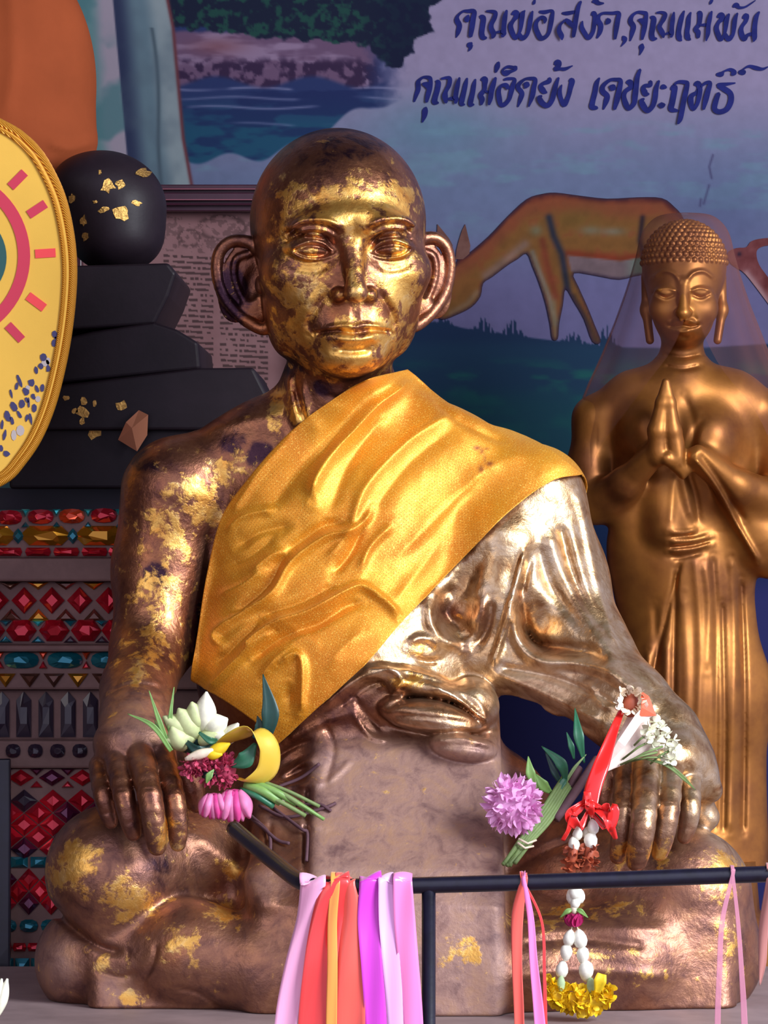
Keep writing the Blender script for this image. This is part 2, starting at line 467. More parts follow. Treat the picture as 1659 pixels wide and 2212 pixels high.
# robe-covered arm
S.chain([(1150, 1085, 0.0, 112), (1195, 1250, 0.0, 112), (1262, 1410, -0.04, 96), (1360, 1530, -0.10, 88), (1455, 1640, -0.145, 80)], 0.015, 0.02)
S.chain([(1440, 1590, -0.12, 75), (1500, 1680, -0.14, 50), (1535, 1708, -0.14, 26)], 0.02, 0.01)
S.chain([(1080, 1180, -0.04, 90), (1075, 1300, -0.05, 70), (1075, 1400, -0.05, 60)], 0.03, 0.02)
S.chain([(1060, 1420, -0.05, 60), (1220, 1490, -0.08, 56), (1340, 1560, -0.12, 56)], 0.02, 0.01)
S.chain([(1480, 1700, -0.12, 46), (1525, 1765, -0.12, 30)], 0.01)
# folds of the robe
for pts, w, h in [
    ([(1185, 1130), (1212, 1240), (1285, 1370), (1345, 1470)], 19, 14), ([(1228, 1120), (1266, 1270), (1322, 1430)], 15, 9),
    ([(1140, 1190), (1165, 1270), (1235, 1350), (1320, 1440)], 26, 10), ([(1207, 1130), (1242, 1255), (1300, 1365)], 10, -9),
    ([(1160, 1170), (1188, 1265), (1260, 1360)], 11, -5), ([(1245, 1060), (1262, 1120), (1290, 1260), (1330, 1400)], 10, 8),
    ([(1105, 1305), (1118, 1380), (1165, 1425), (1250, 1432), (1330, 1460), (1400, 1520)], 15, 24),
    ([(1120, 1290), (1150, 1380), (1230, 1400), (1300, 1410)], 14, -14), ([(1135, 1185), (1110, 1280), (1085, 1370), (1062, 1440)], 8, 14),
    ([(1148, 1195), (1125, 1290)], 8, -8), ([(1075, 1455), (1180, 1500), (1300, 1560)], 9, 8), ([(1080, 1480), (1180, 1525), (1290, 1585)], 8, -8),
    ([(1080, 1440), (1200, 1465), (1330, 1520)], 8, -10), ([(1270, 1475), (1300, 1520), (1330, 1530)], 6, 7),
    ([(932, 1290), (930, 1340), (955, 1380), (1002, 1398)], 13, 18), ([(968, 1290), (965, 1330), (1000, 1365)], 16, -16),
    ([(1040, 1280), (1038, 1320), (1015, 1370)], 14, 14), ([(1062, 1290), (1055, 1350), (1030, 1400)], 9, -12),
    ([(880, 1395), (905, 1378), (935, 1385), (950, 1410)], 9, 10), ([(900, 1405), (918, 1412)], 9, 10), ([(890, 1420), (925, 1430), (950, 1425)], 7, -9),
    ([(1000, 1200), (960, 1260), (880, 1340)], 14, 6), ([(1060, 1170), (1020, 1250), (1000, 1300)], 14, -5)]:
    S.relief(pts, w, h, -0.25, 0.02)
# gathered cloth and knot on the belly
px_ell(S, 930, 1545, -0.115, 118, 0.042, 40, ang=10, k=0.006)
px_ell(S, 1000, 1612, -0.13, 76, 0.035, 34, ang=9, k=0.003)
px_ell(S, 900, 1480, -0.11, 130, 0.03, 26, ang=15, k=0.008)
px_ell(S, 1025, 1520, -0.09, 52, 0.04, 60, ang=-30, k=0.008)
for pts, w, h in [
    ([(700, 1525), (770, 1470), (850, 1445), (930, 1460), (1030, 1510), (1055, 1570)], 8, 9), ([(730, 1530), (800, 1480), (870, 1465)], 7, -8),
    ([(780, 1450), (830, 1440), (870, 1470), (840, 1500)], 8, 9), ([(930, 1480), (990, 1510), (1050, 1560)], 7, 9), ([(950, 1470), (1020, 1500), (1060, 1540)], 6, -8),
    ([(835, 1530), (900, 1505), (980, 1520), (1040, 1560)], 6, -9), ([(845, 1560), (930, 1575), (1030, 1575)], 6, 5), ([(850, 1545), (930, 1550), (1020, 1562)], 5, -5),
    ([(940, 1600), (1000, 1595), (1060, 1610)], 5, 5), ([(935, 1612), (1000, 1612), (1065, 1622)], 5, -6), ([(1000, 1580), (1050, 1595)], 7, -8),
    ([(760, 1540), (800, 1590), (840, 1600)], 6, 7), ([(700, 1560), (720, 1620), (700, 1700)], 7, -7), ([(760, 1500), (790, 1540), (830, 1580)], 6, -6),
    ([(620, 1600), (700, 1560), (760, 1540)], 8, 7), ([(600, 1680), (650, 1650), (690, 1640)], 8, 9), ([(590, 1640), (640, 1610), (680, 1600)], 6, -8)]:
    S.relief(pts, w, h, -0.25, 0.0)
# bare wrist: bangle-like creases; thigh and shin edges, cracks
for pts, w, h in [
    ([(236, 1496), (290, 1478), (360, 1492), (382, 1512)], 6, -5), ([(222, 1600), (270, 1584), (330, 1588), (372, 1610)], 5, -7),
    ([(218, 1590), (265, 1574), (330, 1576)], 7, 4), ([(232, 1520), (290, 1500), (365, 1515)], 4, -2),
    ([(110, 1955), (150, 2000), (215, 2045), (270, 2060)], 10, -12), ([(400, 1780), (500, 1870), (620, 1985)], 26, 12), ([(380, 1900), (500, 1960), (600, 2020)], 30, -8),
    ([(340, 2040), (330, 2080), (305, 2130)], 5, -5), ([(385, 2135), (430, 2145), (480, 2180)], 5, -5), ([(215, 2100), (260, 2112), (300, 2100)], 6, -5),
    ([(668, 1700), (662, 1800), (660, 1890)], 7, -12), ([(585, 1770), (580, 1830), (600, 1880)], 7, -8), ([(560, 1735), (620, 1770), (700, 1790)], 8, 6),
    ([(1100, 1880), (1200, 1830), (1300, 1800)], 10, -8), ([(1120, 2040), (1250, 2030), (1400, 2045)], 10, -7), ([(1130, 2010), (1280, 2000), (1450, 2010)], 14, 6),
    ([(1100, 2110), (1250, 2095), (1450, 2110)], 12, 5), ([(600, 1700), (700, 1690), (760, 1640)], 6, 5)]:
    S.relief(pts, w, h, -0.34, -0.05)
# hands
def hand(back, wrist, fingers, thumb):
    S.chain([wrist, back], 0.012, 0.012)
    for f in fingers + [thumb]:
        T = SDF(); S.chain(f, 0.0035, 0.003)
px_ell(S, 292, 1612, -0.185, 92, 0.036, 74, ang=6, k=0.015)
for f in ([(350, 1630, -0.205, 27), (374, 1715, -0.250, 24), (384, 1775, -0.256, 21.5), (384, 1822, -0.250, 18)],
          [(300, 1622, -0.21, 29), (322, 1710, -0.266, 27), (333, 1780, -0.272, 24.5), (339, 1828, -0.264, 21)],
          [(250, 1632, -0.205, 27), (266, 1712, -0.250, 23.5), (278, 1765, -0.256, 21), (288, 1800, -0.250, 17.5)],
          [(216, 1655, -0.19, 25), (222, 1710, -0.228, 21.5), (230, 1745, -0.232, 19), (240, 1776, -0.230, 15.5)],
          [(368, 1620, -0.17, 42), (404, 1685, -0.2, 36), (424, 1738, -0.205, 20)]):
    S.chain([tuple(q) for q in catmull(f, 9)], 0.0028, 0.003)
px_ell(S, 1428, 1640, -0.165, 88, 0.035, 60, ang=-4, k=0.012)
for f in ([(1352, 1650, -0.185, 27), (1347, 1745, -0.243, 23.5), (1341, 1805, -0.252, 20.5), (1334, 1850, -0.246, 17.5)],
          [(1398, 1640, -0.195, 30), (1392, 1750, -0.262, 28), (1384, 1815, -0.272, 26), (1375, 1860, -0.262, 23)],
          [(1448, 1650, -0.185, 28), (1445, 1740, -0.243, 24.5), (1436, 1800, -0.252, 21.5), (1425, 1842, -0.246, 18.5)],
          [(1488, 1675, -0.165, 25), (1492, 1735, -0.208, 21.5), (1488, 1775, -0.212, 19), (1478, 1808, -0.210, 16)],
          [(1345, 1620, -0.15, 34), (1318, 1680, -0.175, 28), (1308, 1730, -0.18, 21)]):
    S.chain([tuple(q) for q in catmull(f, 9)], 0.0028, 0.003)
for x, y in ((337, 1806), (284, 1782), (385, 1800), (236, 1760), (1337, 1828), (1378, 1835), (1429, 1822), (1482, 1792)):
    S.relief([(x - 13, y), (x, y - 5), (x + 13, y)], 3.5, -2.5, -0.30, -0.12, False)
for x, y in ((374, 1712), (322, 1708), (266, 1710), (222, 1708), (1348, 1742), (1392, 1745), (1445, 1738), (1492, 1735)):
    S.relief([(x - 16, y), (x, y - 3), (x + 16, y)], 3, -2.0, -0.30, -0.12, False); S.relief([(x - 15, y + 9), (x + 15, y + 8)], 3, -1.6, -0.30, -0.12, False)
# rows of fine creases on the fingers' knuckles stay shallow
# neck tendons
for pts, w, h in [([(618, 800), (635, 880), (650, 930)], 11, 10), ([(650, 830), (668, 900), (690, 940)], 8, 8), ([(636, 830), (652, 900)], 7, -7),
                  ([(700, 850), (760, 870), (820, 850)], 8, -5), ([(430, 930), (540, 905), (610, 900)], 16, 5)]:
    S.relief(pts, w, h, -0.2, 0.02)

# head, in its own frame: x to the picture's right, f forward, z up, all in photo pixels
HY = -0.05; HC = P(733, 542, HY); HS = R(1, HY)
HM = np.array(Matrix.Rotation(math.radians(9.0), 3, 'Z') @ Matrix.Rotation(math.radians(-1.5), 3, 'Y') @ Matrix.Rotation(math.radians(4), 3, 'X'))
def HL(x, f, z): return HC + HM @ (np.array((x, -f, z)) * HS)
def hell(x, f, z, rx, rf, rz, ang=0, yaw=0, k=0.0, mode='u'):
    M = HM @ np.array(Matrix.Rotation(math.radians(yaw), 3, 'Z') @ Matrix.Rotation(math.radians(ang), 3, 'Y'))
    S.ell(HL(x, f, z), (rx * HS, rf * HS, rz * HS), M, k * HS, mode)
def hcone(a, b, ra, rb, k=0.0, mode='u'): S.cone(HL(*a), HL(*b), ra * HS, rb * HS, k * HS, mode)
def hrel(pts, w, h, f0=60, taper=True, both=True):
    """relief line on the face, points (x, z)"""
    for sg in ((1, -1) if both else (1,)):
        q = np.array([(sg * p[0], p[1]) for p in pts], float); q = catmull(q, len(q) * 5) if len(q) > 2 else q
        cs = np.array([HL(x, f, z) for x, z in q for f in (f0, 290)]); m = 2.3 * w * HS + 0.004
        def g(D, X, Y, Z, q=q):
            x, y, z = X - HC[0], Y - HC[1], Z - HC[2]
            lx = (HM[0, 0] * x + HM[1, 0] * y + HM[2, 0] * z) / HS; lf = -(HM[0, 1] * x + HM[1, 1] * y + HM[2, 1] * z) / HS; lz = (HM[0, 2] * x + HM[1, 2] * y + HM[2, 2] * z) / HS
            d = linedist(lx, lz, q); mm = h * HS * np.exp(-(d / w) ** 2)
            if taper:
                e = np.minimum(np.hypot(lx - q[0, 0], lz - q[0, 1]), np.hypot(lx - q[-1, 0], lz - q[-1, 1])); mm = mm * np.minimum(1, 0.1 + e / (2.2 * w))
            return D - mm * np.clip((lf - f0) / 15, 0, 1)
        S.op(cs.min(0) - m, cs.max(0) + m, g)
hell(0, -15, 62, 190, 215, 203)
hell(0, 40, -60, 173, 165, 190, k=40)
hell(0, 75, -152, 122, 120, 118, k=30)
hell(0, 140, -218, 62, 55, 45, k=35)
for sg in (1, -1):
    hell(sg * 118, 95, -45, 62, 75, 50, k=40)          # cheekbone
    hell(sg * 122, 10, -146, 38, 70, 75, k=40)         # jaw
    hell(sg * 88, 212, 8, 62, 42, 36, k=32, mode='s')  # socket
    hell(sg * 55, 190, 60, 75, 30, 26, ang=sg * 6, k=30)   # brow
hcone((0, 176, 45), (0, 236, -84), 15, 21, 20)
hell(0, 226, -88, 25, 27, 21, k=12)
for sg in (1, -1):
    hell(sg * 34, 194, -92, 17, 30, 17, k=8)
    hell(sg * 17, 228, -116, 10, 15, 8, k=5, mode='s')
    hell(sg * 88, 150, 8, 50, 42, 34, k=7)             # eyeball and lids
hell(0, 156, -166, 66, 48, 44, k=26)                    # mouth mound
hrel([(26, 50), (60, 66), (108, 66), (142, 44)], 7, 7, 60)
hrel([(30, 38), (65, 53), (108, 52), (136, 32)], 6, -7, 60)
hrel([(40, -4), (62, 17), (95, 21), (134, 4)], 4.5, 7.5, 60)      # upper lid
hrel([(40, -6), (66, -16), (100, -15), (132, 2)], 4, 5, 60)      # lower lid
hrel([(44, -3), (64, 8), (96, 11), (126, 2)], 3.5, -6, 60)
hrel([(48, -5), (70, -9), (100, -8), (122, 0)], 3.5, -5, 60)
hrel([(40, 12), (62, 36), (98, 40), (138, 18)], 4, -5, 60)
hrel([(80, 1), (92, 1)], 10, 3.5, 60, False)
hrel([(86, 1), (88, 1)], 3, -3, 60, False)
hrel([(48, -26), (75, -42), (112, -38), (136, -20)], 7, -3, 60)
hrel([(50, -84), (72, -112), (90, -148), (90, -172)], 8, -6, 60)
hrel([(66, -76), (94, -108), (108, -150)], 16, 4, 60)
hrel([(-78, -174), (-40, -168), (0, -172), (40, -168), (78, -172)], 4.5, -11, 60, True, False)
hrel([(-66, -163), (-22, -156), (0, -160), (22, -156), (66, -162)], 6, 6, 60, True, False)
hrel([(-50, -183), (0, -187), (50, -182)], 7, 6, 60, True, False)
hrel([(-40, -207), (0, -211), (40, -206)], 8, -8, 60, True, False)
hrel([(0, -124), (0, -146)], 8, -3.5, 60, True, False)
hrel([(11, -126), (12, -148)], 5, 2, 60)
hrel([(78, -165), (84, -178)], 7, -6, 60)
hrel([(0, 60), (0, 30)], 10, -3, 60, False, False)
# big ears
for sg in (1, -1):
    fx = 1.0 if sg < 0 else 0.93
    ear = [(172, 0, -2), (195, -8, 22), (232, -18, 24), (258, -22, 0), (264, -22, -42), (252, -18, -90), (226, -8, -135), (196, 4, -168), (170, 14, -184), (156, 20, -172)]
    ear = catmull([(x, f, z if z > -100 else -100 + (z + 100) * 0.78) for x, f, z in ear], 34)
    w = [(HL(sg * x * fx, f, z), 12.5 * HS) for (x, f, z) in ear]
    hell(sg * 208 * fx, -20, -62, 52, 12, 92, ang=-sg * 16, k=6)
    hell(sg * 184 * fx, -6, -120, 34, 14, 48, ang=-sg * 26, k=10)
    for (a, ra), (b_, rb) in zip(w[:-1], w[1:]): S.cone(a, b_, ra, rb, 4 * HS)
    inner = catmull([(190, 2, -2), (222, 0, -14), (228, 0, -50), (214, 2, -92), (186, 8, -126)], 16)
    for a, b_ in zip(inner[:-1], inner[1:]):
        S.cone(HL(sg * a[0] * fx, a[1] - 12, a[2]), HL(sg * b_[0] * fx, b_[1] - 12, b_[2]), 7 * HS, 7 * HS, 4 * HS)
    hell(sg * 190 * fx, 8, -62, 24, 22, 44, ang=-sg * 14, k=6, mode='s')
    hell(sg * 178, 22, -70, 10, 14, 20, k=6)

hz = float(P(0, 800, -0.1)[2])
HI_H, LO_H = 0.00125, 0.0023
G_body = S.eval((-0.45, -0.33, 0.98), (0.45, 0.17, hz + LO_H), LO_H)
G_head = S.eval((-0.20, -0.20, hz - 2 * HI_H), (0.10, 0.09, 1.935), HI_H)
D, lo_, h_ = G_body
zz = lo_[2] + h_ * np.arange(D.shape[2])
D[:] = np.maximum(D, (0.9942 - zz)[None, None, :])          # flat underside on the ledge
v1, f1 = surface_nets(D, lo_, h_); v2, f2 = surface_nets(*G_head)
VB = np.vstack([v1, v2]); FB = np.vstack([f1, f2 + len(v1)])
G_coarse = S.eval((-0.45, -0.36, 0.985), (0.45, 0.2, 1.75), 0.005, 0.09)

def front_px(V):
    s = FPX / (CD + V[:, 1]); return 829.5 + V[:, 0] * s, 1106.0 - (V[:, 2] - CZ) * s
def blobs(px, py, L):
    a = np.zeros(len(px))
    for x, y, rx, ry, s in L: a = np.maximum(a, s * np.exp(-(((px - x) / rx) ** 2 + ((py - y) / ry) ** 2)))
    return a
px, py = front_px(VB)
leaf = blobs(px, py, [(760, 440, 150, 70, 1.0), (640, 430, 60, 50, .8), (850, 440, 60, 70, 1.0), (770, 560, 35, 120, .8), (645, 620, 80, 90, .85), (865, 600, 50, 90, 1.0),
    (620, 520, 50, 60, .7), (860, 510, 50, 40, .7), (740, 765, 110, 55, 1.0), (830, 720, 60, 80, .9), (650, 710, 70, 70, .8), (760, 690, 60, 40, .5), (770, 640, 60, 30, .6),
    (600, 880, 30, 60, .8), (650, 900, 30, 40, .8), (430, 1085, 90, 80, .85), (500, 1000, 60, 50, .6), (370, 1140, 80, 80, .75), (340, 1290, 80, 100, .65), (330, 1400, 70, 80, .7), (300, 1460, 50, 30, .7),
    (165, 1860, 60, 50, 1.0), (120, 1890, 40, 40, .8), (250, 1925, 90, 36, .85), (290, 1960, 70, 40, .8), (200, 2080, 60, 30, .5), (500, 1880, 40, 28, .75), (485, 1970, 40, 35, .95), (400, 2030, 60, 40, .75),
    (275, 2155, 30, 22, 1.0), (1345, 1845, 26, 40, .9), (1425, 1840, 26, 40, .9), (350, 1800, 30, 50, .75), (385, 1780, 22, 60, .6), (1570, 1870, 60, 36, .8), (1560, 1910, 50, 40, .7), (1350, 1960, 90, 20, .6),
    (1220, 1970, 110, 20, .6), (1300, 2060, 120, 16, .5), (1000, 2060, 50, 40, .9), (1150, 1990, 80, 25, .6), (1400, 2100, 130, 20, .45), (1570, 2040, 36, 70, .55), (870, 1470, 50, 18, .9), (905, 1400, 30, 20, .6)])
hair = sstep(430, 310, py + 60 * (fbm(px + 900, py, 5, 60) - 0.5) * 2 + 0.0008 * (px - 760) ** 2) * (py < 520)
hair = np.maximum(hair, 0.8 * sstep(590, 545, px) * (py < 780))
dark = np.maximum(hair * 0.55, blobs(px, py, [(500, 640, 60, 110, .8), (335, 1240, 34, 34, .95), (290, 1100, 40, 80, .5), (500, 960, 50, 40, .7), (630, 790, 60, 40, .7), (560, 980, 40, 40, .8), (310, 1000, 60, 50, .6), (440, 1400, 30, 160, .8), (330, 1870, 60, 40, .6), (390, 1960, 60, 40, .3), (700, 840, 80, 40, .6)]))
leaf = leaf * (1 - 0.9 * hair)
seam = 1165 - (py - 1030) * 1.15
robe = sstep(-40, 40, px - seam) * sstep(1000, 1040, py) * sstep(1640, 1560, py + np.maximum(0, 1300 - px) * 0.25 - np.maximum(0, px - 1300) * 0.9)  # mask for the paler tone: light on the robe put into its colour
robe = np.maximum(robe, blobs(px, py, [(960, 1560, 120, 80, .6), (850, 1440, 120, 40, .8)])) * (py > 980)
dust = np.clip(sstep(1560, 1640, py) * sstep(640, 690, px) * sstep(1110, 1080, px), 0, 1) * (py < 2200)
dust = np.maximum(dust, blobs(px, py, [(300, 1560, 110, 80, .6), (1200, 1480, 130, 50, .5), (640, 1760, 130, 60, .6), (560, 1900, 90, 60, .6), (120, 2080, 60, 80, .8), (250, 2140, 60, 50, .6), (1540, 1840, 60, 60, .4)]))
dust = np.maximum(dust, 0.2 * sstep(1700, 1790, py)); hand_shine = blobs(px, py, [(1410, 1740, 90, 90, .6)]); robe = np.maximum(robe, hand_shine) * (1 - blobs(px, py, [(975, 1320, 40, 30, .9), (1045, 1330, 22, 50, .9), (1010, 1400, 30, 20, .6), (905, 1395, 34, 22, .7), (1130, 1290, 22, 30, .5), (1250, 1300, 16, 60, .5), (1200, 1400, 60, 16, .6)])); dust = dust * (1 - hand_shine)  # silver highlight on the right hand painted in with the robe tint
A1 = np.stack([leaf, dark, robe, dust], 1)  # gold leaf, dark patches, painted light on the robe, dust

def statue_material():
    m = bpy.data.materials.new('gilded_bronze'); m.use_nodes = True; t = NT(m)
    at = t.attr('wear_light'); sep = t.n('SeparateColor'); t.l(at.outputs['Color'], sep.inputs[0])
    lf, dk, rb, du = sep.outputs[0], sep.outputs[1], sep.outputs[2], at.outputs['Alpha']
    n1 = t.noise(38, 6, 0.65, dist=0.6); n2 = t.noise(130, 5, 0.7); n3 = t.noise(14, 4); 
    base = t.ramp(n1, [(0.28, L4(84, 52, 50)), (0.50, L4(140, 92, 68)), (0.72, L4(170, 118, 84))])
    base = t.mix(t.math('MULTIPLY', t.mr(n3, 0.45, 0.65), 0.35), base, L4(104, 66, 62))
    base = t.mix(t.math('MULTIPLY', t.mr(t.noise(9, 3), 0.5, 0.68), 0.6), base, L4(164, 98, 52))
    robe = t.ramp(n1, [(0.30, L4(138, 92, 54)), (0.47, L4(192, 158, 116)), (0.75, L4(228, 208, 178))])  # same bronze in a lit, silvery tone, painted where light strikes the robe
    base = t.mix(rb, base, robe)
    dusty = t.ramp(n1, [(0.28, L4(122, 92, 90)), (0.5, L4(168, 134, 122)), (0.72, L4(180, 142, 114))])
    base = t.mix(t.math('MULTIPLY', du, 0.85), base, dusty)
    # dark tarnish
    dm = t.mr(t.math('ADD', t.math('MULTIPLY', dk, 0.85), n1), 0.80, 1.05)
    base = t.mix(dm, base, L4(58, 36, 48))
    # gold leaf squares flaking off
    vo = t.n('TexVoronoi'); vo.inputs['Scale'].default_value = 70; t.l(t.n('NewGeometry').outputs['Position'], vo.inputs['Vector'])
    n4 = t.noise(60, 6, 0.68, dist=0.25)
    fl = t.math('ADD', t.math('MULTIPLY', lf, 0.55), t.math('MULTIPLY', t.math('SUBTRACT', n4, 0.5), 1.7))
    vs = t.n('SeparateColor'); t.l(vo.outputs['Color'], vs.inputs[0])
    fl = t.math('ADD', fl, t.math('MULTIPLY', vs.outputs[0], 0.10))
    fm = t.mr(fl, 0.27, 0.50)
    gold = t.ramp(n1, [(0.3, L4(206, 140, 62)), (0.55, L4(234, 184, 96)), (0.75, L4(246, 216, 152))])
    col = t.mix(fm, base, gold)
    t.l(col, t.b.inputs['Base Color'])
    me = t.math('MAXIMUM', t.math('SUBTRACT', 0.90, t.math('MULTIPLY', du, 0.62)), t.math('MULTIPLY', fm, 0.9)); t.l(me, t.b.inputs['Metallic'])
    ro = t.math('ADD', t.math('ADD', t.math('MULTIPLY', n2, 0.22), 0.24), t.math('MULTIPLY', du, 0.16))
    ro = t.math('SUBTRACT', ro, t.math('MULTIPLY', rb, 0.03)); t.l(ro, t.b.inputs['Roughness'])
    b1 = t.bump(n2, 0.35, 0.0016); b2 = t.bump(t.noise(45, 5, 0.6), 0.45, 0.003, b1); b3 = t.bump(fm, 0.35, 0.0006, b2)
    t.l(b3, t.b.inputs['Normal'])
    return m
m_monk = statue_material()
monk = mesh_obj('monk_statue', VB, FB, m_monk, None, True, {'wear_light': A1})
tag(monk, 'large seated bald monk statue patched with gold leaf, hands resting on its knees', 'statue')
# ------------------------------------------------------------------ golden sash draped over one shoulder
def sash():
    rows = [[(880, 798), (1005, 892), (1150, 950), (1260, 1024)],
            [(795, 822), (915, 915), (1055, 985), (1190, 1040)],
            [(712, 868), (840, 975), (985, 1075), (1098, 1106)],
            [(625, 935), (770, 1060), (915, 1180), (1012, 1192)],
            [(535, 1035), (690, 1170), (835, 1290), (925, 1283)],
            [(478, 1120), (600, 1260), (750, 1385), (862, 1350)],
            [(447, 1240), (555, 1360), (680, 1460), (798, 1425)],
            [(428, 1360), (515, 1440), (620, 1515), (712, 1505)],
            [(412, 1470), (480, 1510), (550, 1560), (600, 1608)]]
    NV, NU = 260, 190
    C = np.array(rows, float)
    # even spacing across the width is kept by running the curve through each row
    A = np.stack([catmull(C[:, j], NV) for j in range(4)], 1)          # NV x 4 x 2
    G = np.stack([catmull(A[i], NU) for i in range(NV)], 0)            # NV x NU x 2
    px, py = G[..., 0].ravel(), G[..., 1].ravel()
    off = 0.007
    yc = hit_depth(G_coarse, G[::6, ::5, 0].ravel(), G[::6, ::5, 1].ravel(), off, -0.25, 0.08, 80).reshape(G[::6, ::5, 0].shape)
    ti = np.clip(np.arange(NV) / 6.0, 0, yc.shape[0] - 1.001); tj = np.clip(np.arange(NU) / 5.0, 0, yc.shape[1] - 1.001)
    i0, j0 = ti.astype(int), tj.astype(int); fi, fj = (ti - i0)[:, None], (tj - j0)[None]
    y = (yc[i0][:, j0] * (1 - fi) * (1 - fj) + yc[i0 + 1][:, j0] * fi * (1 - fj) + yc[i0][:, j0 + 1] * (1 - fi) * fj + yc[i0 + 1][:, j0 + 1] * fi * fj).ravel()
    s = (CD + y) / FPX
    p = np.stack([(px - 829.5) * s, y, CZ - (py - 1106.0) * s], 1)
    # the strip goes on over the shoulder and down the back
    p = p.reshape(NV, NU, 3)
    for it in range(90):
        q = p.copy()
        q[1:-1, 1:-1] = (p[:-2, 1:-1] + p[2:, 1:-1] + p[1:-1, :-2] + p[1:-1, 2:]) / 4
        q[0, 1:-1] = (p[0, :-2] + p[0, 2:]) / 2; q[-1, 1:-1] = (p[-1, :-2] + p[-1, 2:]) / 2
        q[1:-1, 0] = (p[:-2, 0] + p[2:, 0]) / 2; q[1:-1, -1] = (p[:-2, -1] + p[2:, -1]) / 2
        p[..., 1] = 0.5 * p[..., 1] + 0.5 * q[..., 1]                   # relax depth only, the outline stays
        if it % 6 == 5:
            f = p.reshape(-1, 3); d = sample(G_coarse, f)
            m = d < off
            f[m, 1] -= np.minimum((off - d[m]) * 1.2, 0.01); p = f.reshape(NV, NU, 3)
    f = p.reshape(-1, 3)
    d = sample(G_coarse, f); g = grad(G_coarse, f); m = d < off * 0.8; f[m] += g[m] * (off * 0.8 - d[m])[:, None]
    p = f.reshape(NV, NU, 3)
    for _ in range(6):
        q = p.copy(); q[1:-1, 1:-1] = (p[:-2, 1:-1] + p[2:, 1:-1] + p[1:-1, :-2] + p[1:-1, 2:]) / 4; p = q
    du = np.gradient(p, axis=1); dv = np.gradient(p, axis=0); n = np.cross(du, dv); n /= np.maximum(np.linalg.norm(n, axis=-1, keepdims=True), 1e-9)
    n[n[..., 1] > 0] *= -1
    folds = [([(880, 822), (812, 872), (747, 948), (690, 1030), (674, 1085)], 13, 15), ([(812, 850), (704, 955), (617, 1045), (580, 1110)], 22, -9),
             ([(830, 900), (760, 990), (725, 1070), (712, 1120)], 18, -7), ([(640, 930), (560, 1020), (500, 1110)], 9, 5),
             ([(478, 1400), (470, 1366), (530, 1322), (590, 1284), (633, 1214), (704, 1160), (769, 1143), (806, 1100)], 9, 11),
             ([(500, 1330), (575, 1262), (612, 1200), (690, 1140), (745, 1128)], 10, -8),
             ([(526, 1402), (584, 1355), (671, 1322), (747, 1279), (785, 1268), (829, 1300), (861, 1335)], 8, 13),
             ([(540, 1425), (600, 1380), (690, 1345), (750, 1308), (790, 1300)], 10, -9), ([(560, 1330), (650, 1300), (730, 1258)], 9, -6),
             ([(448, 1490), (530, 1412), (600, 1362)], 9, 9), ([(600, 1435), (640, 1412), (655, 1440), (652, 1540)], 9, 8), ([(620, 1540), (625, 1470)], 12, -7),
             ([(487, 1154), (525, 1116), (600, 1098)], 9, 6), ([(500, 1190), (560, 1150), (640, 1130)], 12, -6),
             ([(975, 895), (877, 959), (790, 1052), (753, 1150), (700, 1220)], 13, 7), ([(990, 920), (900, 985), (830, 1070), (790, 1150)], 20, -5),
             ([(775, 1240), (800, 1180), (850, 1130)], 10, 7), ([(720, 1240), (760, 1190), (790, 1120)], 9, -7), ([(1180, 985), (1080, 1000), (960, 1080), (880, 1180)], 26, 4),
             ([(540, 1240), (590, 1200), (640, 1190)], 10, 7), ([(480, 1230), (540, 1200), (600, 1150)], 12, -5), ([(590, 1310), (620, 1350), (700, 1400)], 18, 4),
             ([(460, 1440), (520, 1380), (560, 1345)], 9, -6), ([(470, 1290), (530, 1262), (580, 1225)], 9, 6), ([(560, 1470), (600, 1420), (640, 1390)], 10, 5),
             ([(1050, 1010), (960, 1100), (850, 1210)], 14, 3), ([(930, 850), (990, 905), (1100, 960)], 10, -4), ([(960, 1160), (890, 1250), (840, 1320)], 16, 4), ([(700, 1450), (740, 1400), (790, 1360)], 14, 4)]
    hmap = np.zeros(NV * NU)
    gx, gy = G[..., 0].ravel(), G[..., 1].ravel()
    for pts, w, h in folds:
        c = catmull(pts, len(pts) * 5) if len(pts) > 2 else np.array(pts, float)
        dd = linedist(gx, gy, c); e = np.minimum(np.hypot(gx - c[0, 0], gy - c[0, 1]), np.hypot(gx - c[-1, 0], gy - c[-1, 1]))
        prof = np.exp(-np.abs(dd / w) ** 1.6)
        hmap += 1.5 * h * prof * np.minimum(1, 0.15 + e / (3.0 * w))
    hmap += 3.0 * (fbm(gx, gy, 3, 70, 3) - 0.5) * 2
    hmap = hmap.reshape(NV, NU) * 0.0005
    hmap = hmap * np.minimum(1, 0.35 + np.minimum(np.arange(NU), NU - 1 - np.arange(NU)) / 20.0)[None]
    p = p + n * np.maximum(hmap, -0.0062)[..., None]
    # extra rows: over the shoulder crest and down the back
    k = 26; ext = []
    for i in range(k, 0, -1):
        t = i / k
        r = p[0].copy(); r[:, 1] += 0.088 * math.sin(t * math.pi / 2); r[:, 2] -= 0.16 * t ** 1.7
        ext.append(r)
    p = np.vstack([np.stack(ext), p])
    f = p.reshape(-1, 3); d = sample(G_coarse, f); g = grad(G_coarse, f); m = (d < 0.003) & (np.arange(len(f)) < k * NU); f[m] += g[m] * (0.004 - d[m])[:, None]
    p = f.reshape(-1, NU, 3)
    n_ = p.shape[0]
    lu = np.concatenate([[0], np.cumsum(np.linalg.norm(np.diff(p[:, NU // 2], axis=0), axis=1))])
    lw = np.linalg.norm(np.diff(p, axis=1), axis=2); lw = np.concatenate([np.zeros((n_, 1)), np.cumsum(lw, 1)], 1)
    uv = np.stack([lw.ravel(), np.repeat(lu, NU)], 1)
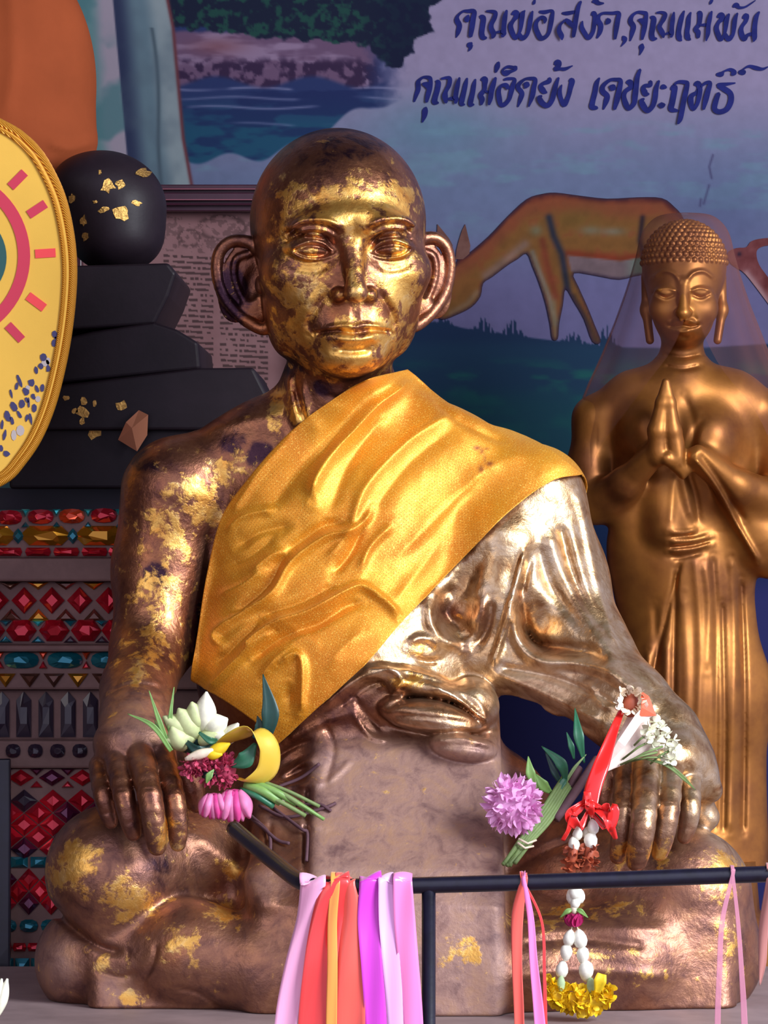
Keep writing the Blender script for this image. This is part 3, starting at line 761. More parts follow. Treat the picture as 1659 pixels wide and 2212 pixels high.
    st = np.concatenate([np.zeros(k * NU), np.clip(blobs(gx, gy, [(1030, 968, 9, 5, .9), (1040, 975, 5, 8, .7), (1056, 1003, 8, 5, .9), (1046, 992, 3, 14, .5), (1038, 1014, 6, 8, .8), (1050, 970, 8, 3, .6)]), 0, 1)])
    return p.reshape(-1, 3), grid_faces(n_, NU), uv, np.stack([st, st, st], 1)
def sash_material():
    m = mat('gold_lame', L4(232, 160, 32), 0.38, 0.45); t = NT(m)
    uv = t.n('UVMap').outputs[0]; sp = t.n('SeparateXYZ'); t.l(uv, sp.inputs[0])
    a = t.math('ADD', sp.outputs[0], sp.outputs[1]); b_ = t.math('SUBTRACT', sp.outputs[0], sp.outputs[1])
    fr = 2 * math.pi / 0.0068
    d1 = t.math('MULTIPLY', t.math('SINE', t.math('MULTIPLY', a, fr)), t.math('SINE', t.math('MULTIPLY', b_, fr)))
    dots = t.mr(d1, 0.62, 0.9)
    n = t.noise(9, 4); n2 = t.noise(900, 2)
    base = t.ramp(n, [(0.35, L4(208, 124, 20)), (0.65, L4(230, 156, 36))])
    base = t.mix(t.mr(n2, 0.55, 0.7), base, L4(252, 206, 92))
    base = t.mix(t.math('MULTIPLY', dots, 0.6), base, L4(150, 88, 16))
    base = t.mix(t.attr('stain').outputs['Fac'], base, L4(120, 48, 24))
    t.l(base, t.b.inputs['Base Color'])
    t.b.inputs['Sheen Weight'].default_value = 0.3; t.b.inputs['Sheen Tint'].default_value = L4(255, 214, 110)
    mp = t.n('Mapping'); mp.inputs['Scale'].default_value = (260, 2600, 1); t.l(uv, mp.inputs[0])
    nb = t.noise(1.0, 2, 0.5, vec=mp.outputs[0])
    b1 = t.bump(nb, 0.35, 0.0006); b2 = t.bump(dots, -0.4 if False else 0.3, 0.0003, b1)
    t.l(b2, t.b.inputs['Normal'])
    return m
sv, sf, suv, sst = sash()
m_sash = sash_material()
so = mesh_obj('sash', sv, sf, m_sash, None, True, {'stain': sst}, suv)
tag(so, 'golden yellow cloth sash draped diagonally over the monk statue from one shoulder', 'sash')
sm = so.modifiers.new('s', 'SOLIDIFY'); sm.thickness = 0.0012; sm.offset = 1
# ------------------------------------------------------------------ painted mural on the back wall
def mural_color(x, y):
    """paint, sRGB 0-255, as a function of the picture's own drawing coordinates"""
    x = np.asarray(x, float); y = np.asarray(y, float)
    def C(*c): return np.array(c, float)[None] * np.ones((len(x), 1))
    def mx(a, b, t): return a * (1 - t[:, None]) + b * t[:, None]
    n1 = fbm(x, y, 11, 120); n2 = fbm(x / 3.5, y, 21, 26); n3 = fbm(x, y, 31, 18)
    # evening water / sky
    col = mx(C(152, 140, 172), C(110, 122, 156), sstep(150, 420, y))
    col = mx(col, C(108, 104, 146), sstep(420, 650, y))
    col = mx(col, C(96, 138, 160), 0.65 * np.exp(-((x - 940) / 150) ** 2 - ((y - 280) / 70) ** 2))
    col = mx(col, C(112, 150, 166), 0.5 * sstep(.5, .75, n2) * sstep(240, 300, y) * sstep(560, 420, y))
    col = mx(col, C(84, 92, 132), 0.5 * np.exp(-((x - 1560) / 120) ** 2 - ((y - 480) / 110) ** 2))
    col = col * (0.96 + 0.08 * n3[:, None])
    # lake on the left
    shore = 345 - 0.045 * (x - 400) + 10 * np.sin(x / 21.0) - 105 * sstep(560, 850, x)
    inlake = sstep(4, -4, y - shore) * sstep(880, 800, x + 30 * (n3 - .5)) * (x > 360)
    lake = mx(C(44, 58, 106), C(34, 82, 112), sstep(190, 290, y))
    lake = mx(lake, C(32, 44, 92), sstep(.45, .6, n2) * 0.7)
    for yy, a in ((192, .8), (212, .6), (232, .7), (268, .5), (292, .75), (318, .4)):
        lake = mx(lake, C(128, 132, 172), a * np.exp(-((y - yy - 3 * np.sin(x / 40.0 + yy)) / 2.6) ** 2) * sstep(.35, .6, vnoise(x, y * 0 + yy, 5, 60)))
    col = mx(col, lake, inlake)
    # far bank
    bank = sstep(62, 74, y + 8 * (n3 - .5)) * sstep(184, 170, y + 12 * np.sin(x / 33.0)) * sstep(862, 800, x + 40 * n3) * (x > 360)
    bc = mx(C(112, 86, 116), C(150, 126, 156), sstep(.5, .7, n2)); bc = mx(bc, C(58, 40, 72), sstep(126, 150, y + 14 * n3) * sstep(.42, .6, n3)); bc = mx(bc, C(128, 76, 84), 0.6 * np.exp(-((x - 470) / 60) ** 2 - ((y - 100) / 18) ** 2))
    col = mx(col, bc, bank)
    # hanging foliage
    fol = [(360, -200), (360, 55), (430, 62), (520, 78), (640, 84), (740, 92), (800, 98), (838, 150), (868, 146), (884, 120), (898, 88), (930, 66), (930, 20), (962, -10), (965, -200)]
    fd = polydist(x, y, fol) + 26 * (fbm(x, y, 41, 22) - 0.5)
    fc = mx(C(26, 34, 58), C(34, 74, 70), sstep(.48, .66, fbm(x, y, 51, 14))); fc = mx(fc, C(20, 26, 56), sstep(760, 860, x) * 0.8)
    col = mx(col, fc, sstep(3, -3, fd))
    # grass bank in front
    gt = np.interp(x, [600, 900, 960, 1040, 1120, 1220, 1330, 1500, 1700], [660, 690, 700, 716, 726, 738, 750, 752, 740])
    tuft = np.maximum(0, 34 * np.exp(-((x - 1045) / 17) ** 2) + 38 * np.exp(-((x - 1108) / 18) ** 2) + 24 * np.exp(-((x - 1240) / 20) ** 2) + 46 * np.exp(-((x - 1310) / 18) ** 2) + 18 * np.exp(-((x - 960) / 16) ** 2))
    gt = gt - tuft * np.abs(np.sin(x / 3.1 + 0.9 * np.sin(x / 7.0)))
    g = sstep(-2, 3, y - gt)
    gc = mx(C(30, 60, 88), C(30, 92, 92), sstep(.45, .7, n2) * sstep(760, 820, y)); gc = mx(gc, C(22, 34, 74), sstep(760, 720, y) * 0.4)
    gc = mx(gc, C(24, 72, 84), sstep(820, 880, y) * 0.7); gc = mx(gc, C(22, 44, 84), sstep(980, 1150, y)); gc = mx(gc, C(30, 30, 76), sstep(1200, 1400, y))
    gc = mx(gc, C(50, 52, 112), sstep(1560, 1620, x) * sstep(1200, 1300, y))
    col = mx(col, gc, g)
    # pale tree trunks on the left
    t1 = sstep(262, 256, x - 0.05 * y)
    tc = mx(C(108, 148, 152), C(172, 160, 176), sstep(190, 225, x - 0.06 * y + 30 * (n1 - .5))); tc = mx(tc, C(84, 130, 138), sstep(.5, .62, n1) * 0.8)
    col = mx(col, tc, t1)
    r_edge = np.interp(y, [-200, 0, 60, 150, 300, 400, 470], [352, 362, 374, 382, 396, 414, 420])
    l_edge = np.interp(y, [-200, 0, 330, 470], [240, 244, 274, 290])
    u = (x - l_edge) / (r_edge - l_edge); it = sstep(-.02, .02, u) * sstep(1.01, .985, u)
    trc = mx(C(52, 60, 92), C(108, 132, 146), sstep(0.05, 0.42, u)); trc = mx(trc, C(150, 164, 170), sstep(0.5, 0.8, u)); trc = mx(trc, C(76, 92, 104), 0.85 * np.exp(-((u - 0.58 - 0.08 * np.sin(y / 90.0)) / 0.035) ** 2) * (y > 60)); trc = mx(trc, C(88, 104, 120), 0.4 * sstep(.5, .7, n1))
    col = mx(col, trc, it)
    re = np.exp(-((x - r_edge) / 4.0) ** 2) * (y < 470); col = mx(col, C(112, 62, 70), re)
    # cracks and stains right of the second deer
    for pts in ([(1540, 335), (1532, 360), (1537, 385)], [(1532, 400), (1520, 440)], [(1514, 430), (1512, 445)]):
        col = mx(col, C(60, 54, 92), 0.6 * np.exp(-(linedist(x, y, pts) / 2.5) ** 2))
    # faint motif low on the right
    rr = np.hypot((x - 1655) / 1.0, (y - 1590) / 1.5); col = mx(col, C(44, 60, 122), 0.55 * np.exp(-((rr - 34) / 4) ** 2) + 0.4 * np.exp(-((rr - 18) / 3) ** 2))
    return col
m_mural = mat('mural_paint', (1, 1, 1, 1), 0.7, 0.0, Specular_IOR_Level=0.08); _t = NT(m_mural); _a = _t.attr('paint'); _t.l(_a.outputs['Color'], _t.b.inputs['Base Color'])
_t.l(_t.bump(_t.noise(160, 4), 0.12, 0.001), _t.b.inputs['Normal'])
MUR = 0.52                                # paint is a little deeper than the photograph's values
def wall_pts(x, y, Y):
    s = (CD + Y) / FPX; return np.stack([(x - 829.5) * s, np.full(len(x), Y), CZ - (y - 1106.0) * s], 1)
gx = np.concatenate([np.linspace(-700, -30, 20), np.arange(-20, 1690, 3.0), np.linspace(1700, 2200, 20)])
gy = np.concatenate([np.linspace(-500, -30, 20), np.arange(-20, 830, 3.0), np.arange(830, 1700, 10.0), np.linspace(1710, 2500, 12)])
GX, GY = np.meshgrid(gx, gy); fx_, fy_ = GX.ravel(), GY.ravel()
mural = mesh_obj('mural', wall_pts(fx_, fy_, WALL_Y), grid_faces(len(gy), len(gx)), m_mural, None, False, {'paint': lin(mural_color(fx_, fy_)) * MUR})
mo = mural.modifiers.new('s', 'SOLIDIFY'); mo.thickness = 0.012; mo.offset = 1
tag(mural, 'painted landscape mural of lake, trees, grass and deer with blue lettering on the back wall', 'mural')

def flat_patch(name, poly, colfn, step, Y, parent, thick=0.0012, label=None, m=None):
    """a flat painted shape: closed outline, inner points every `step`, colours from colfn(x, y)"""
    poly = np.array(poly, float); L = []
    for a, b_ in zip(poly, np.roll(poly, -1, 0)):
        k = max(1, int(np.hypot(*(b_ - a)) / step)); L += [a + (b_ - a) * i / k for i in range(k)]
    L = np.array(L); x0, y0 = L.min(0); x1, y1 = L.max(0)
    X, Y_ = np.meshgrid(np.arange(x0, x1, step), np.arange(y0, y1, step)); X, Y_ = X.ravel(), Y_.ravel()
    k = polydist(X, Y_, poly) < -step * 0.6
    pts = np.vstack([L, np.stack([X[k], Y_[k]], 1)]); nb = len(L)
    v, e, f, *_ = delaunay_2d_cdt([Vector(p) for p in pts], [(i, (i + 1) % nb) for i in range(nb)], [], 1, 1e-5)
    v = np.array([tuple(p) for p in v]); w = wall_pts(v[:, 0], v[:, 1], Y)
    ct = np.array([v[list(q)].mean(0) for q in f]); keep = polydist(ct[:, 0], ct[:, 1], poly) < 0
    f = [tuple(q) for q, k_ in zip(f, keep) if k_]
    c = lin(colfn(v[:, 0], v[:, 1])) * MUR
    # raise into a thin slab facing the viewer
    n = len(w); back = w.copy(); back[:, 1] += thick
    def face_front(q):
        a, b_, c_ = (w[i] for i in q[:3]); return q if np.cross(b_ - a, c_ - a)[1] < 0 else q[::-1]
    F = [face_front(q) for q in f]
    cnt = {}
    for q in F:
        for a, b_ in zip(q, q[1:] + q[:1]): cnt[(a, b_)] = 1
    rim = [(b_, a, a + n, b_ + n) for (a, b_) in cnt if (b_, a) not in cnt]
    o = mesh_obj(name, np.vstack([w, back]), F + rim, m or m_mural, parent, False, {'paint': np.vstack([c, c])})
    if label: o['label'] = label
    return o
def smooth_poly(p, k=4): 
    p = np.array(p, float); q = np.vstack([p[-2:], p, p[:3]]); c = catmull(q, (len(q) - 1) * k + 1); return c[2 * k: (len(p) + 2) * k]

deer_out = [(1010, 549), (1055, 511), (1097, 467), (1138, 430), (1170, 419), (1200, 416), (1248, 422), (1312, 429), (1380, 426), (1430, 428), (1456, 446), (1476, 471), (1486, 520), (1480, 600), (1470, 690), (1440, 690), (1430, 600), (1385, 594), (1339, 604), (1289, 596), (1240, 590),
            (1250, 620), (1268, 660), (1284, 700), (1298, 738), (1280, 738), (1262, 690), (1240, 652), (1222, 624), (1216, 660), (1208, 700), (1205, 732), (1193, 732), (1188, 700), (1178, 654), (1164, 610), (1150, 575), (1138, 548),
            (1118, 560), (1097, 573), (1064, 598), (1044, 612), (1038, 640), (1018, 664), (982, 682), (958, 690), (942, 684), (940, 668), (950, 640), (962, 612), (970, 590), (984, 570), (992, 556)]
DEER_S = smooth_poly(deer_out, 3)
def deer_color(x, y):
    n = fbm(x, y, 61, 24); n2 = fbm(x, y, 71, 60)
    def C(*c): return np.array(c, float)[None] * np.ones((len(x), 1))
    def mx(a, b, t): return a * (1 - np.clip(t, 0, 1)[:, None]) + b * np.clip(t, 0, 1)[:, None]
    top = np.interp(x, [930, 1010, 1055, 1097, 1138, 1200, 1312, 1430, 1476], [600, 549, 513, 467, 430, 417, 429, 428, 471])
    c = mx(C(176, 104, 72), C(172, 124, 66), sstep(20, 60, y - top)); c = mx(c, C(124, 58, 58), sstep(16, 2, y - top))
    c = mx(c, C(160, 88, 60), sstep(.5, .7, n) * 0.5)
    c = mx(c, C(160, 160, 140), 0.9 * (np.exp(-((x - 1275) / 22) ** 2 - ((y - 497) / 10) ** 2) + np.exp(-((x - 1325) / 26) ** 2 - ((y - 500) / 9) ** 2)))
    c = mx(c, C(150, 160, 134), 0.8 * np.exp(-((x - 1158) / 14) ** 2 - ((y - 498) / 12) ** 2)); c = mx(c, C(146, 128, 60), 0.5 * np.exp(-((x - 1250) / 60) ** 2 - ((y - 470) / 24) ** 2))
    # belly
    bp = [(1226, 552), (1290, 558), (1340, 564), (1386, 556), (1390, 598), (1338, 604), (1286, 597), (1234, 586)]
    c = mx(c, C(158, 58, 40), 0.7 * np.exp(-(linedist(x, y, [(1228, 548), (1290, 554), (1340, 560), (1390, 552)]) / 9) ** 2))
    c = mx(c, mx(C(158, 142, 158), C(130, 166, 158), sstep(1340, 1385, x)), sstep(3, -3, polydist(x, y, bp)))
    # neck underside and leg highlights
    c = mx(c, C(176, 150, 140), 0.9 * np.exp(-(linedist(x, y, [(1134, 528), (1096, 560), (1050, 596)]) / 11) ** 2))
    c = mx(c, C(168, 168, 158), 0.9 * np.exp(-(linedist(x, y, [(1150, 545), (1166, 590), (1186, 640), (1200, 700)]) / 6) ** 2)); c = mx(c, C(170, 160, 130), 0.7 * np.exp(-(linedist(x, y, [(1196, 640), (1200, 725)]) / 6) ** 2))
    c = mx(c, C(158, 78, 56), 0.8 * np.exp(-(linedist(x, y, [(1172, 520), (1182, 570), (1200, 640)]) / 8) ** 2))
    c = mx(c, C(50, 60, 92), 0.95 * np.exp(-(linedist(x, y, [(1186, 470), (1196, 510), (1214, 550), (1222, 600), (1228, 640)]) / 8) ** 2))
    c = mx(c, C(70, 62, 60), 0.7 * np.exp(-(linedist(x, y, [(1240, 640), (1262, 680), (1288, 735)]) / 6) ** 2))
    c = mx(c, C(52, 40, 62), 0.9 * np.exp(-(linedist(x, y, [(1388, 470), (1382, 520), (1392, 560)]) / 6) ** 2))
    # head
    c = mx(c, C(184, 126, 70), 0.7 * np.exp(-((x - 1000) / 26) ** 2 - ((y - 615) / 26) ** 2)); c = mx(c, C(186, 160, 130), 0.8 * np.exp(-(linedist(x, y, [(1030, 632), (1010, 656), (975, 676)]) / 7) ** 2))
    c = mx(c, C(50, 34, 52), sstep(4, -1, np.hypot((x - 969) / 1.2, (y - 612) / 2.0) - 6)); c = mx(c, C(76, 44, 58), 0.8 * np.exp(-((x - 946) / 10) ** 2 - ((y - 672) / 18) ** 2))
    ed = np.exp(-(polydist(x, y, DEER_S) / 4.5) ** 2); c = c * np.array((0.76, 0.70, 0.66)) * (0.86 + 0.28 * n[:, None]); c = mx(c, C(48, 34, 58), ed * 0.9)
    return c
pdeer = flat_patch('painted_deer', smooth_poly(deer_out, 3), deer_color, 4.0, WALL_Y - 0.0016, mural, label='brown grazing deer with white belly painted on the mural')
def ear_color(x, y): return np.array((116, 78, 70), float)[None] + 36 * (fbm(x, y, 3, 12)[:, None] - .5) * np.ones((len(x), 3))
flat_patch('painted_ear', [(984, 560), (986, 540), (991, 520), (998, 498), (1005, 484), (1010, 505), (1016, 530), (1014, 548), (1000, 560)], ear_color, 5, WALL_Y - 0.0018, pdeer)
flat_patch('painted_ear', [(944, 530), (944, 508), (945, 484), (958, 500), (970, 515), (978, 530), (974, 545), (960, 540)], ear_color, 5, WALL_Y - 0.0018, pdeer)
def deer2_color(x, y):
    n = fbm(x, y, 33, 20); c = np.array((118, 60, 62), float)[None] + (n[:, None] - .5) * 60
    w = np.exp(-(linedist(x, y, [(1612, 590), (1640, 625), (1672, 680)]) / 8) ** 2)[:, None]; c = c * (1 - w) + np.array((168, 128, 132.)) * w
    k = (np.exp(-(np.hypot(x - 1597, y - 549) / 4.5) ** 2) + 0)[:, None]; return c * (1 - k) + np.array((40, 28, 48.)) * k
flat_patch('painted_deer', smooth_poly([(1572, 546), (1590, 536), (1612, 534), (1622, 522), (1640, 516), (1668, 514), (1690, 520), (1690, 532), (1660, 530), (1640, 536), (1634, 548), (1640, 572), (1660, 600), (1690, 640), (1690, 700), (1668, 668), (1640, 630), (1610, 592), (1590, 578), (1576, 566)], 3),
           deer2_color, 4, WALL_Y - 0.0016, mural, label='reddish antlered deer head painted at the right edge of the mural')

# lettering: each glyph is written as pen strokes (x, y, half width) read off the wall
def ribbon2d(b, pts, Y, m=14):
    p = catmull(pts, max(2, (len(pts) - 1) * 6)) if len(pts) > 2 else catmull(pts, 5)
    t = np.gradient(p[:, :2], axis=0); t /= np.maximum(np.linalg.norm(t, axis=1, keepdims=True), 1e-6)
    n = np.stack([-t[:, 1], t[:, 0]], 1); w = np.maximum(p[:, 2:3], 0.4)
    # a broad pen held slanted: strokes end on a slant
    Lp = p[:, :2] + n * w; Rp = p[:, :2] - n * w
    e0 = p[0, :2] - t[0] * w[0] * 0.7; e1 = p[-1, :2] + t[-1] * w[-1] * 0.7
    q = np.vstack([e0, Lp, Rp, e1]); k = len(p); W3 = wall_pts(q[:, 0], q[:, 1], Y); n0 = len(b.v); stp = np.concatenate([[0], np.arange(k), np.arange(k), [k - 1]]) * 0.00003; W3[:, 1] -= stp
    fr = [(n0 + 1 + i, n0 + 2 + i, n0 + k + 2 + i, n0 + k + 1 + i) for i in range(k - 1)] + [(n0, n0 + 1, n0 + k + 1), (n0 + k, n0 + 2 * k + 1, n0 + 2 * k)]
    b.v.extend(map(tuple, W3)); b.f.extend(fr)
LA = (970, 0, 4.879); LB = (1310, 0, 4.879); LC = (880, 130, 4.484); LD = (1260, 130, 4.158)
glyphs = [
 (LA, [[(75,395,6),(95,340,22),(110,270,26),(85,215,26),(95,165,14),(150,120,12),(200,118,18),(265,122,22),(255,200,26),(240,300,26),(225,385,20)], [(205,160,10),(190,205,30),(195,225,18)]]),
 (LA, [[(240,450,10),(222,475,32),(225,505,18),(205,540,5)]]),
 (LA, [[(330,175,20),(362,190,26),(355,270,26),(345,350,26),(360,395,26),(395,400,12)], [(395,118,10),(450,120,16),(490,135,20),(480,190,22),(450,250,22),(445,300,26),(470,360,26),(455,400,14)], [(470,350,10),(535,335,14),(580,345,24),(560,385,16)], [(608,110,12),(590,180,24),(580,260,24),(575,345,26)]]),
 (LA, [[(660,150,10),(700,135,30),(715,165,28),(680,215,18),(650,270,24),(665,340,26),(700,400,22),(735,360,14),(755,300,18),(765,220,24),(775,150,24),(800,112,6)], [(735,345,16),(770,400,26),(820,370,18),(845,290,22),(860,200,22),(880,120,10)]]),
 (LA, [[(905,0,10),(895,30,16),(885,45,8)]]),
 (LA, [[(955,125,14),(1010,128,20),(1090,115,14),(1085,180,22),(1070,270,22),(1050,350,18),(1010,395,20),(965,400,26),(935,350,26),(915,290,24),(925,230,18),(975,185,18),(1010,205,22),(1005,245,10)]]),
 (LA, [[(1195,140,12),(1250,140,20),(1330,125,16)], [(1390,15,12),(1365,70,20),(1350,140,22),(1335,220,24),(1325,300,22),(1310,385,18)], [(1230,205,16),(1265,235,26),(1310,280,20)], [(1220,215,12),(1175,260,14),(1160,320,24),(1185,380,26),(1190,420,8)]]),
 (LA, [[(1500,160,8),(1525,140,24),(1540,180,24),(1530,260,22),(1515,340,20),(1470,400,22),(1430,350,24),(1400,290,22),(1405,225,8)]]),
 (LA, [[(1510,20,10),(1545,15,26),(1580,35,20),(1630,35,8)]]),
 (LB, [[(-100,400,10),(-70,340,22),(-60,270,26),(-88,215,26),(-75,165,16),(-30,140,14),(60,140,16),(130,140,20),(120,210,24),(105,300,24),(90,410,14)], [(10,195,10),(20,220,28),(0,250,14)]]),
 (LB, [[(175,385,14),(190,410,28),(190,440,16),(155,490,4)]]),
 (LB, [[(250,430,8),(270,350,22),(285,280,26),(255,225,26),(275,165,16),(330,130,14),(400,138,20),(420,150,18),(410,230,24),(395,320,24),(375,415,14)], [(340,210,12),(375,220,26),(395,255,20)]]),
 (LB, [[(380,465,12),(372,495,28),(368,530,18),(350,580,5)]]),
 (LB, [[(470,180,16),(500,200,26),(490,280,26),(478,360,26),(490,405,26),(530,408,10)], [(530,135,10),(580,130,14),(620,150,20),(605,200,22),(575,250,18),(560,290,24),(590,350,26),(600,395,12)], [(600,370,8),(650,350,12),(690,350,20),(680,390,14)], [(712,130,10),(700,200,22),(690,280,22),(688,350,24)]]),
 (LB, [[(820,115,8),(795,180,22),(775,260,24),(762,340,24),(768,400,28),(790,430,10)]]),
 (LB, [[(890,130,8),(868,190,22),(860,270,24),(850,340,24),(858,395,28),(885,420,10)]]),
 (LB, [[(960,140,10),(985,140,26),(985,200,24),(975,260,22),(940,310,22),(965,340,26),(965,395,18)], [(985,265,10),(1040,262,16),(1070,265,18)], [(1110,120,10),(1090,190,22),(1075,270,22),(1070,350,22),(1050,430,8)]]),
 (LB, [[(1115,0,14),(1098,30,14),(1090,45,6)]]),
 (LB, [[(1170,180,12),(1210,160,30),(1220,195,26),(1180,240,18),(1160,300,24),(1180,370,26),(1205,415,22),(1240,370,14),(1255,300,20),(1265,220,24),(1290,150,12)], [(1245,350,18),(1285,410,26),(1330,370,18),(1345,290,22),(1355,210,22),(1380,140,10)]]),
 (LB, [[(1335,70,12),(1370,55,26),(1400,80,16),(1460,75,10),(1520,40,8),(1570,5,5)]]),
 (LB, [[(1440,190,14),(1475,165,26),(1470,220,20),(1430,280,18),(1420,340,26),(1450,410,26),(1490,370,16),(1550,355,22)], [(1610,125,10),(1580,180,22),(1565,260,24),(1560,340,26),(1560,400,24),(1550,440,6)]]),
 (LC, [[(65,400,10),(85,340,18),(105,280,22),(105,220,22),(120,190,14),(160,165,12),(210,170,18),(225,190,18),(220,260,22),(200,340,22),(185,405,14)], [(150,230,14),(190,240,28),(205,270,20)]]),
 (LC, [[(180,460,14),(172,490,26),(165,540,22),(145,600,8)]]),
 (LC, [[(280,205,16),(300,220,24),(290,290,24),(270,360,24),(265,405,26),(300,415,10)], [(330,180,10),(380,170,14),(410,180,20),(405,240,20),(375,300,18),(365,350,26),(375,410,16)], [(395,375,10),(440,370,18),(475,370,22),(465,415,14)], [(505,170,10),(490,230,20),(475,300,22),(465,370,22)]]),
 (LC, [[(580,175,8),(565,230,20),(548,310,22),(530,385,24),(525,425,20),(555,430,8)]]),
 (LC, [[(660,185,8),(645,240,20),(632,320,22),(615,390,24),(612,430,22),(645,430,8)]]),
 (LC, [[(715,190,12),(750,185,28),(750,240,22),(745,290,20),(710,340,22),(725,380,24),(715,430,12)], [(750,300,8),(800,310,16),(825,300,16)], [(855,170,12),(835,230,22),(815,300,24),(805,370,22),(790,430,12)]]),
 (LC, [[(885,20,12),(872,60,24),(855,115,12)]]),
 (LC, [[(935,190,10),(975,180,14),(1040,185,14),(1025,240,22),(1005,310,22),(985,380,18),(940,430,20),(905,430,20),(890,370,24),(885,300,20),(910,250,14),(955,245,22),(975,275,18)]]),
 (LC, [[(1045,65,20),(1050,90,12),(1000,110,16),(955,125,28),(925,115,16),(930,90,10),(975,65,14),(1040,75,16)]]),
 (LC, [[(1070,450,8),(1095,380,20),(1110,320,22),(1075,270,22),(1085,230,18),(1140,185,12),(1200,178,16),(1240,190,18),(1225,270,22),(1210,350,22),(1175,450,8)], [(1130,235,14),(1160,235,26),(1140,265,14)]]),
 (LC, [[(1380,175,16),(1370,205,22),(1310,230,16),(1295,260,24),(1320,300,26),(1350,315,10)], [(1465,170,10),(1440,240,20),(1420,320,24),(1400,390,22),(1360,440,22),(1310,420,26),(1280,370,24),(1300,345,10)]]),
 (LC, [[(1430,35,20),(1460,25,30),(1465,55,22),(1430,90,16),(1480,85,14),(1530,85,16),(1600,55,5)]]),
 (LC, [[(1570,200,14),(1595,200,26),(1580,270,22),(1560,350,20),(1520,430,24),(1490,380,20),(1475,310,20),(1495,240,6)]]),
 (LD, [[(145,160,8),(120,210,20),(105,290,22),(85,370,22),(80,420,24),(125,430,14)]]),
 (LD, [[(180,440,8),(205,370,22),(215,320,22),(175,280,24),(180,230,18),(240,180,14),(300,175,16),(335,185,18),(325,260,22),(305,350,24),(280,440,14)], [(240,240,16),(270,245,26),(250,265,14)]]),
 (LD, [[(390,200,14),(420,200,26),(430,240,20),(380,280,18),(365,330,20),(385,400,24),(410,435,18),(455,390,20),(465,320,24),(475,240,22),(485,160,20),(510,85,12)]]),
 (LD, [[(605,190,16),(600,225,18),(555,230,16),(540,260,22),(560,300,26),(590,305,8)], [(680,185,10),(655,260,20),(645,340,22),(625,410,20),(580,455,20),(545,420,26),(525,370,22),(545,345,8)]]),
 (LD, [[(700,250,14),(720,240,22),(745,245,12)], [(680,405,14),(705,405,26),(730,400,14)]]),
 (LD, [[(790,260,14),(820,240,24),(815,300,24),(800,380,24),(790,440,24),(850,455,10)], [(820,215,10),(860,195,14),(920,200,18),(935,215,18),(920,290,22),(900,380,22),(885,460,22),(870,530,20),(850,570,10)]]),
 (LD, [[(1000,220,14),(1030,210,24),(1045,250,24),(1020,290,16),(975,320,20),(965,370,24),(985,440,16),(1020,400,16),(1040,330,20),(1050,260,20)], [(1060,235,8),(1100,205,14),(1140,205,16),(1120,280,22),(1100,360,22),(1080,440,12)]]),
 (LD, [[(1365,205,6),(1290,215,14),(1215,225,18),(1260,255,24),(1320,300,24),(1325,370,24),(1290,440,22),(1225,465,22),(1180,440,22),(1190,370,22),(1215,300,18)]]),
 (LD, [[(1200,130,14),(1240,125,22),(1265,100,8),(1320,85,14),(1355,110,22),(1335,130,14)]]),
 (LD, [[(1400,110,16),(1435,105,26),(1440,80,8),(1490,55,12),(1550,70,18),(1610,80,12),(1659,60,5)]])]
m_ink = vary(mat('blue_lettering', L4(24, 28, 84), 0.7, 0.0, Specular_IOR_Level=0.08), 60, 0.25)
for org, strokes in glyphs:
    b = MB()
    for k, st in enumerate(strokes):
        ribbon2d(b, [(org[0] + x / org[2], org[1] + y / org[2], w * 1.08 / org[2]) for x, y, w in st], WALL_Y - 0.0012 - 0.0012 * k)
    b.build('letter', m_ink, mural, False)
# ------------------------------------------------------------------ things along the back wall, left
def prism(b, poly, y0, y1, back=None):
    """outline in photo pixels at depth y0, carried straight back to y1"""
    w0 = np.array([P(x, y, y0) for x, y in poly]); w1 = w0.copy(); w1[:, 1] = y1; n = len(w0)
    area = sum(poly[i][0] * poly[(i + 1) % n][1] - poly[(i + 1) % n][0] * poly[i][1] for i in range(n))
    if area > 0: w0, w1 = w0[::-1], w1[::-1]
    return b.add(np.vstack([w0, w1]), [tuple(range(n))] + [tuple(range(2 * n - 1, n - 1, -1))] + [(i, i + n, (i + 1) % n + n, (i + 1) % n) for i in range(n)])
def bevel(o, w=0.003, s=3):
    m = o.modifiers.new('b', 'BEVEL'); m.width = w; m.segments = s; m.limit_method = 'ANGLE'; m.angle_limit = 0.6; return o

# framed sheet
fr = empty('framed_certificate', P(400, 1010, 0.72), 'pale pink printed sheet in a dark red wooden frame, behind the monk statue', 'certificate')
m_frame = vary(mat('dark_red_wood', L4(50, 18, 34), 0.35), 30, 0.25); m_fgold = mat('frame_line', L4(120, 64, 76), 0.4)
FY = 0.70
for x0, x1, y0, y1 in ((120, 720, 400, 456), (120, 720, 1000, 1056), (120, 176, 456, 1000), (664, 720, 456, 1000)):
    b = MB(); hor = x1 - x0 > y1 - y0
    a, c = P(x0, y1, FY), P(x1, y0, FY)
    b.box((a[0], FY, a[2]), (c[0], 0.745, c[2]))
    for q0, q1, yy in ((0.0, 0.18, 0.010), (0.30, 0.62, 0.006), (0.72, 0.80, 0.012)):
        if hor: b.box((a[0], FY - yy, c[2] - (c[2] - a[2]) * q1), (c[0], FY, c[2] - (c[2] - a[2]) * q0))
        else: b.box((a[0] + (c[0] - a[0]) * q0, FY - yy, a[2]), (a[0] + (c[0] - a[0]) * q1, FY, c[2]))
    bevel(b.build('frame_rail', m_frame, fr, False), 0.0015, 2)
b = MB()
for yy in (409, 432): a, c = P(176, yy + 2, FY), P(664, yy, FY); b.box((a[0], FY - 0.0125, a[2]), (c[0], FY - 0.004, c[2]))
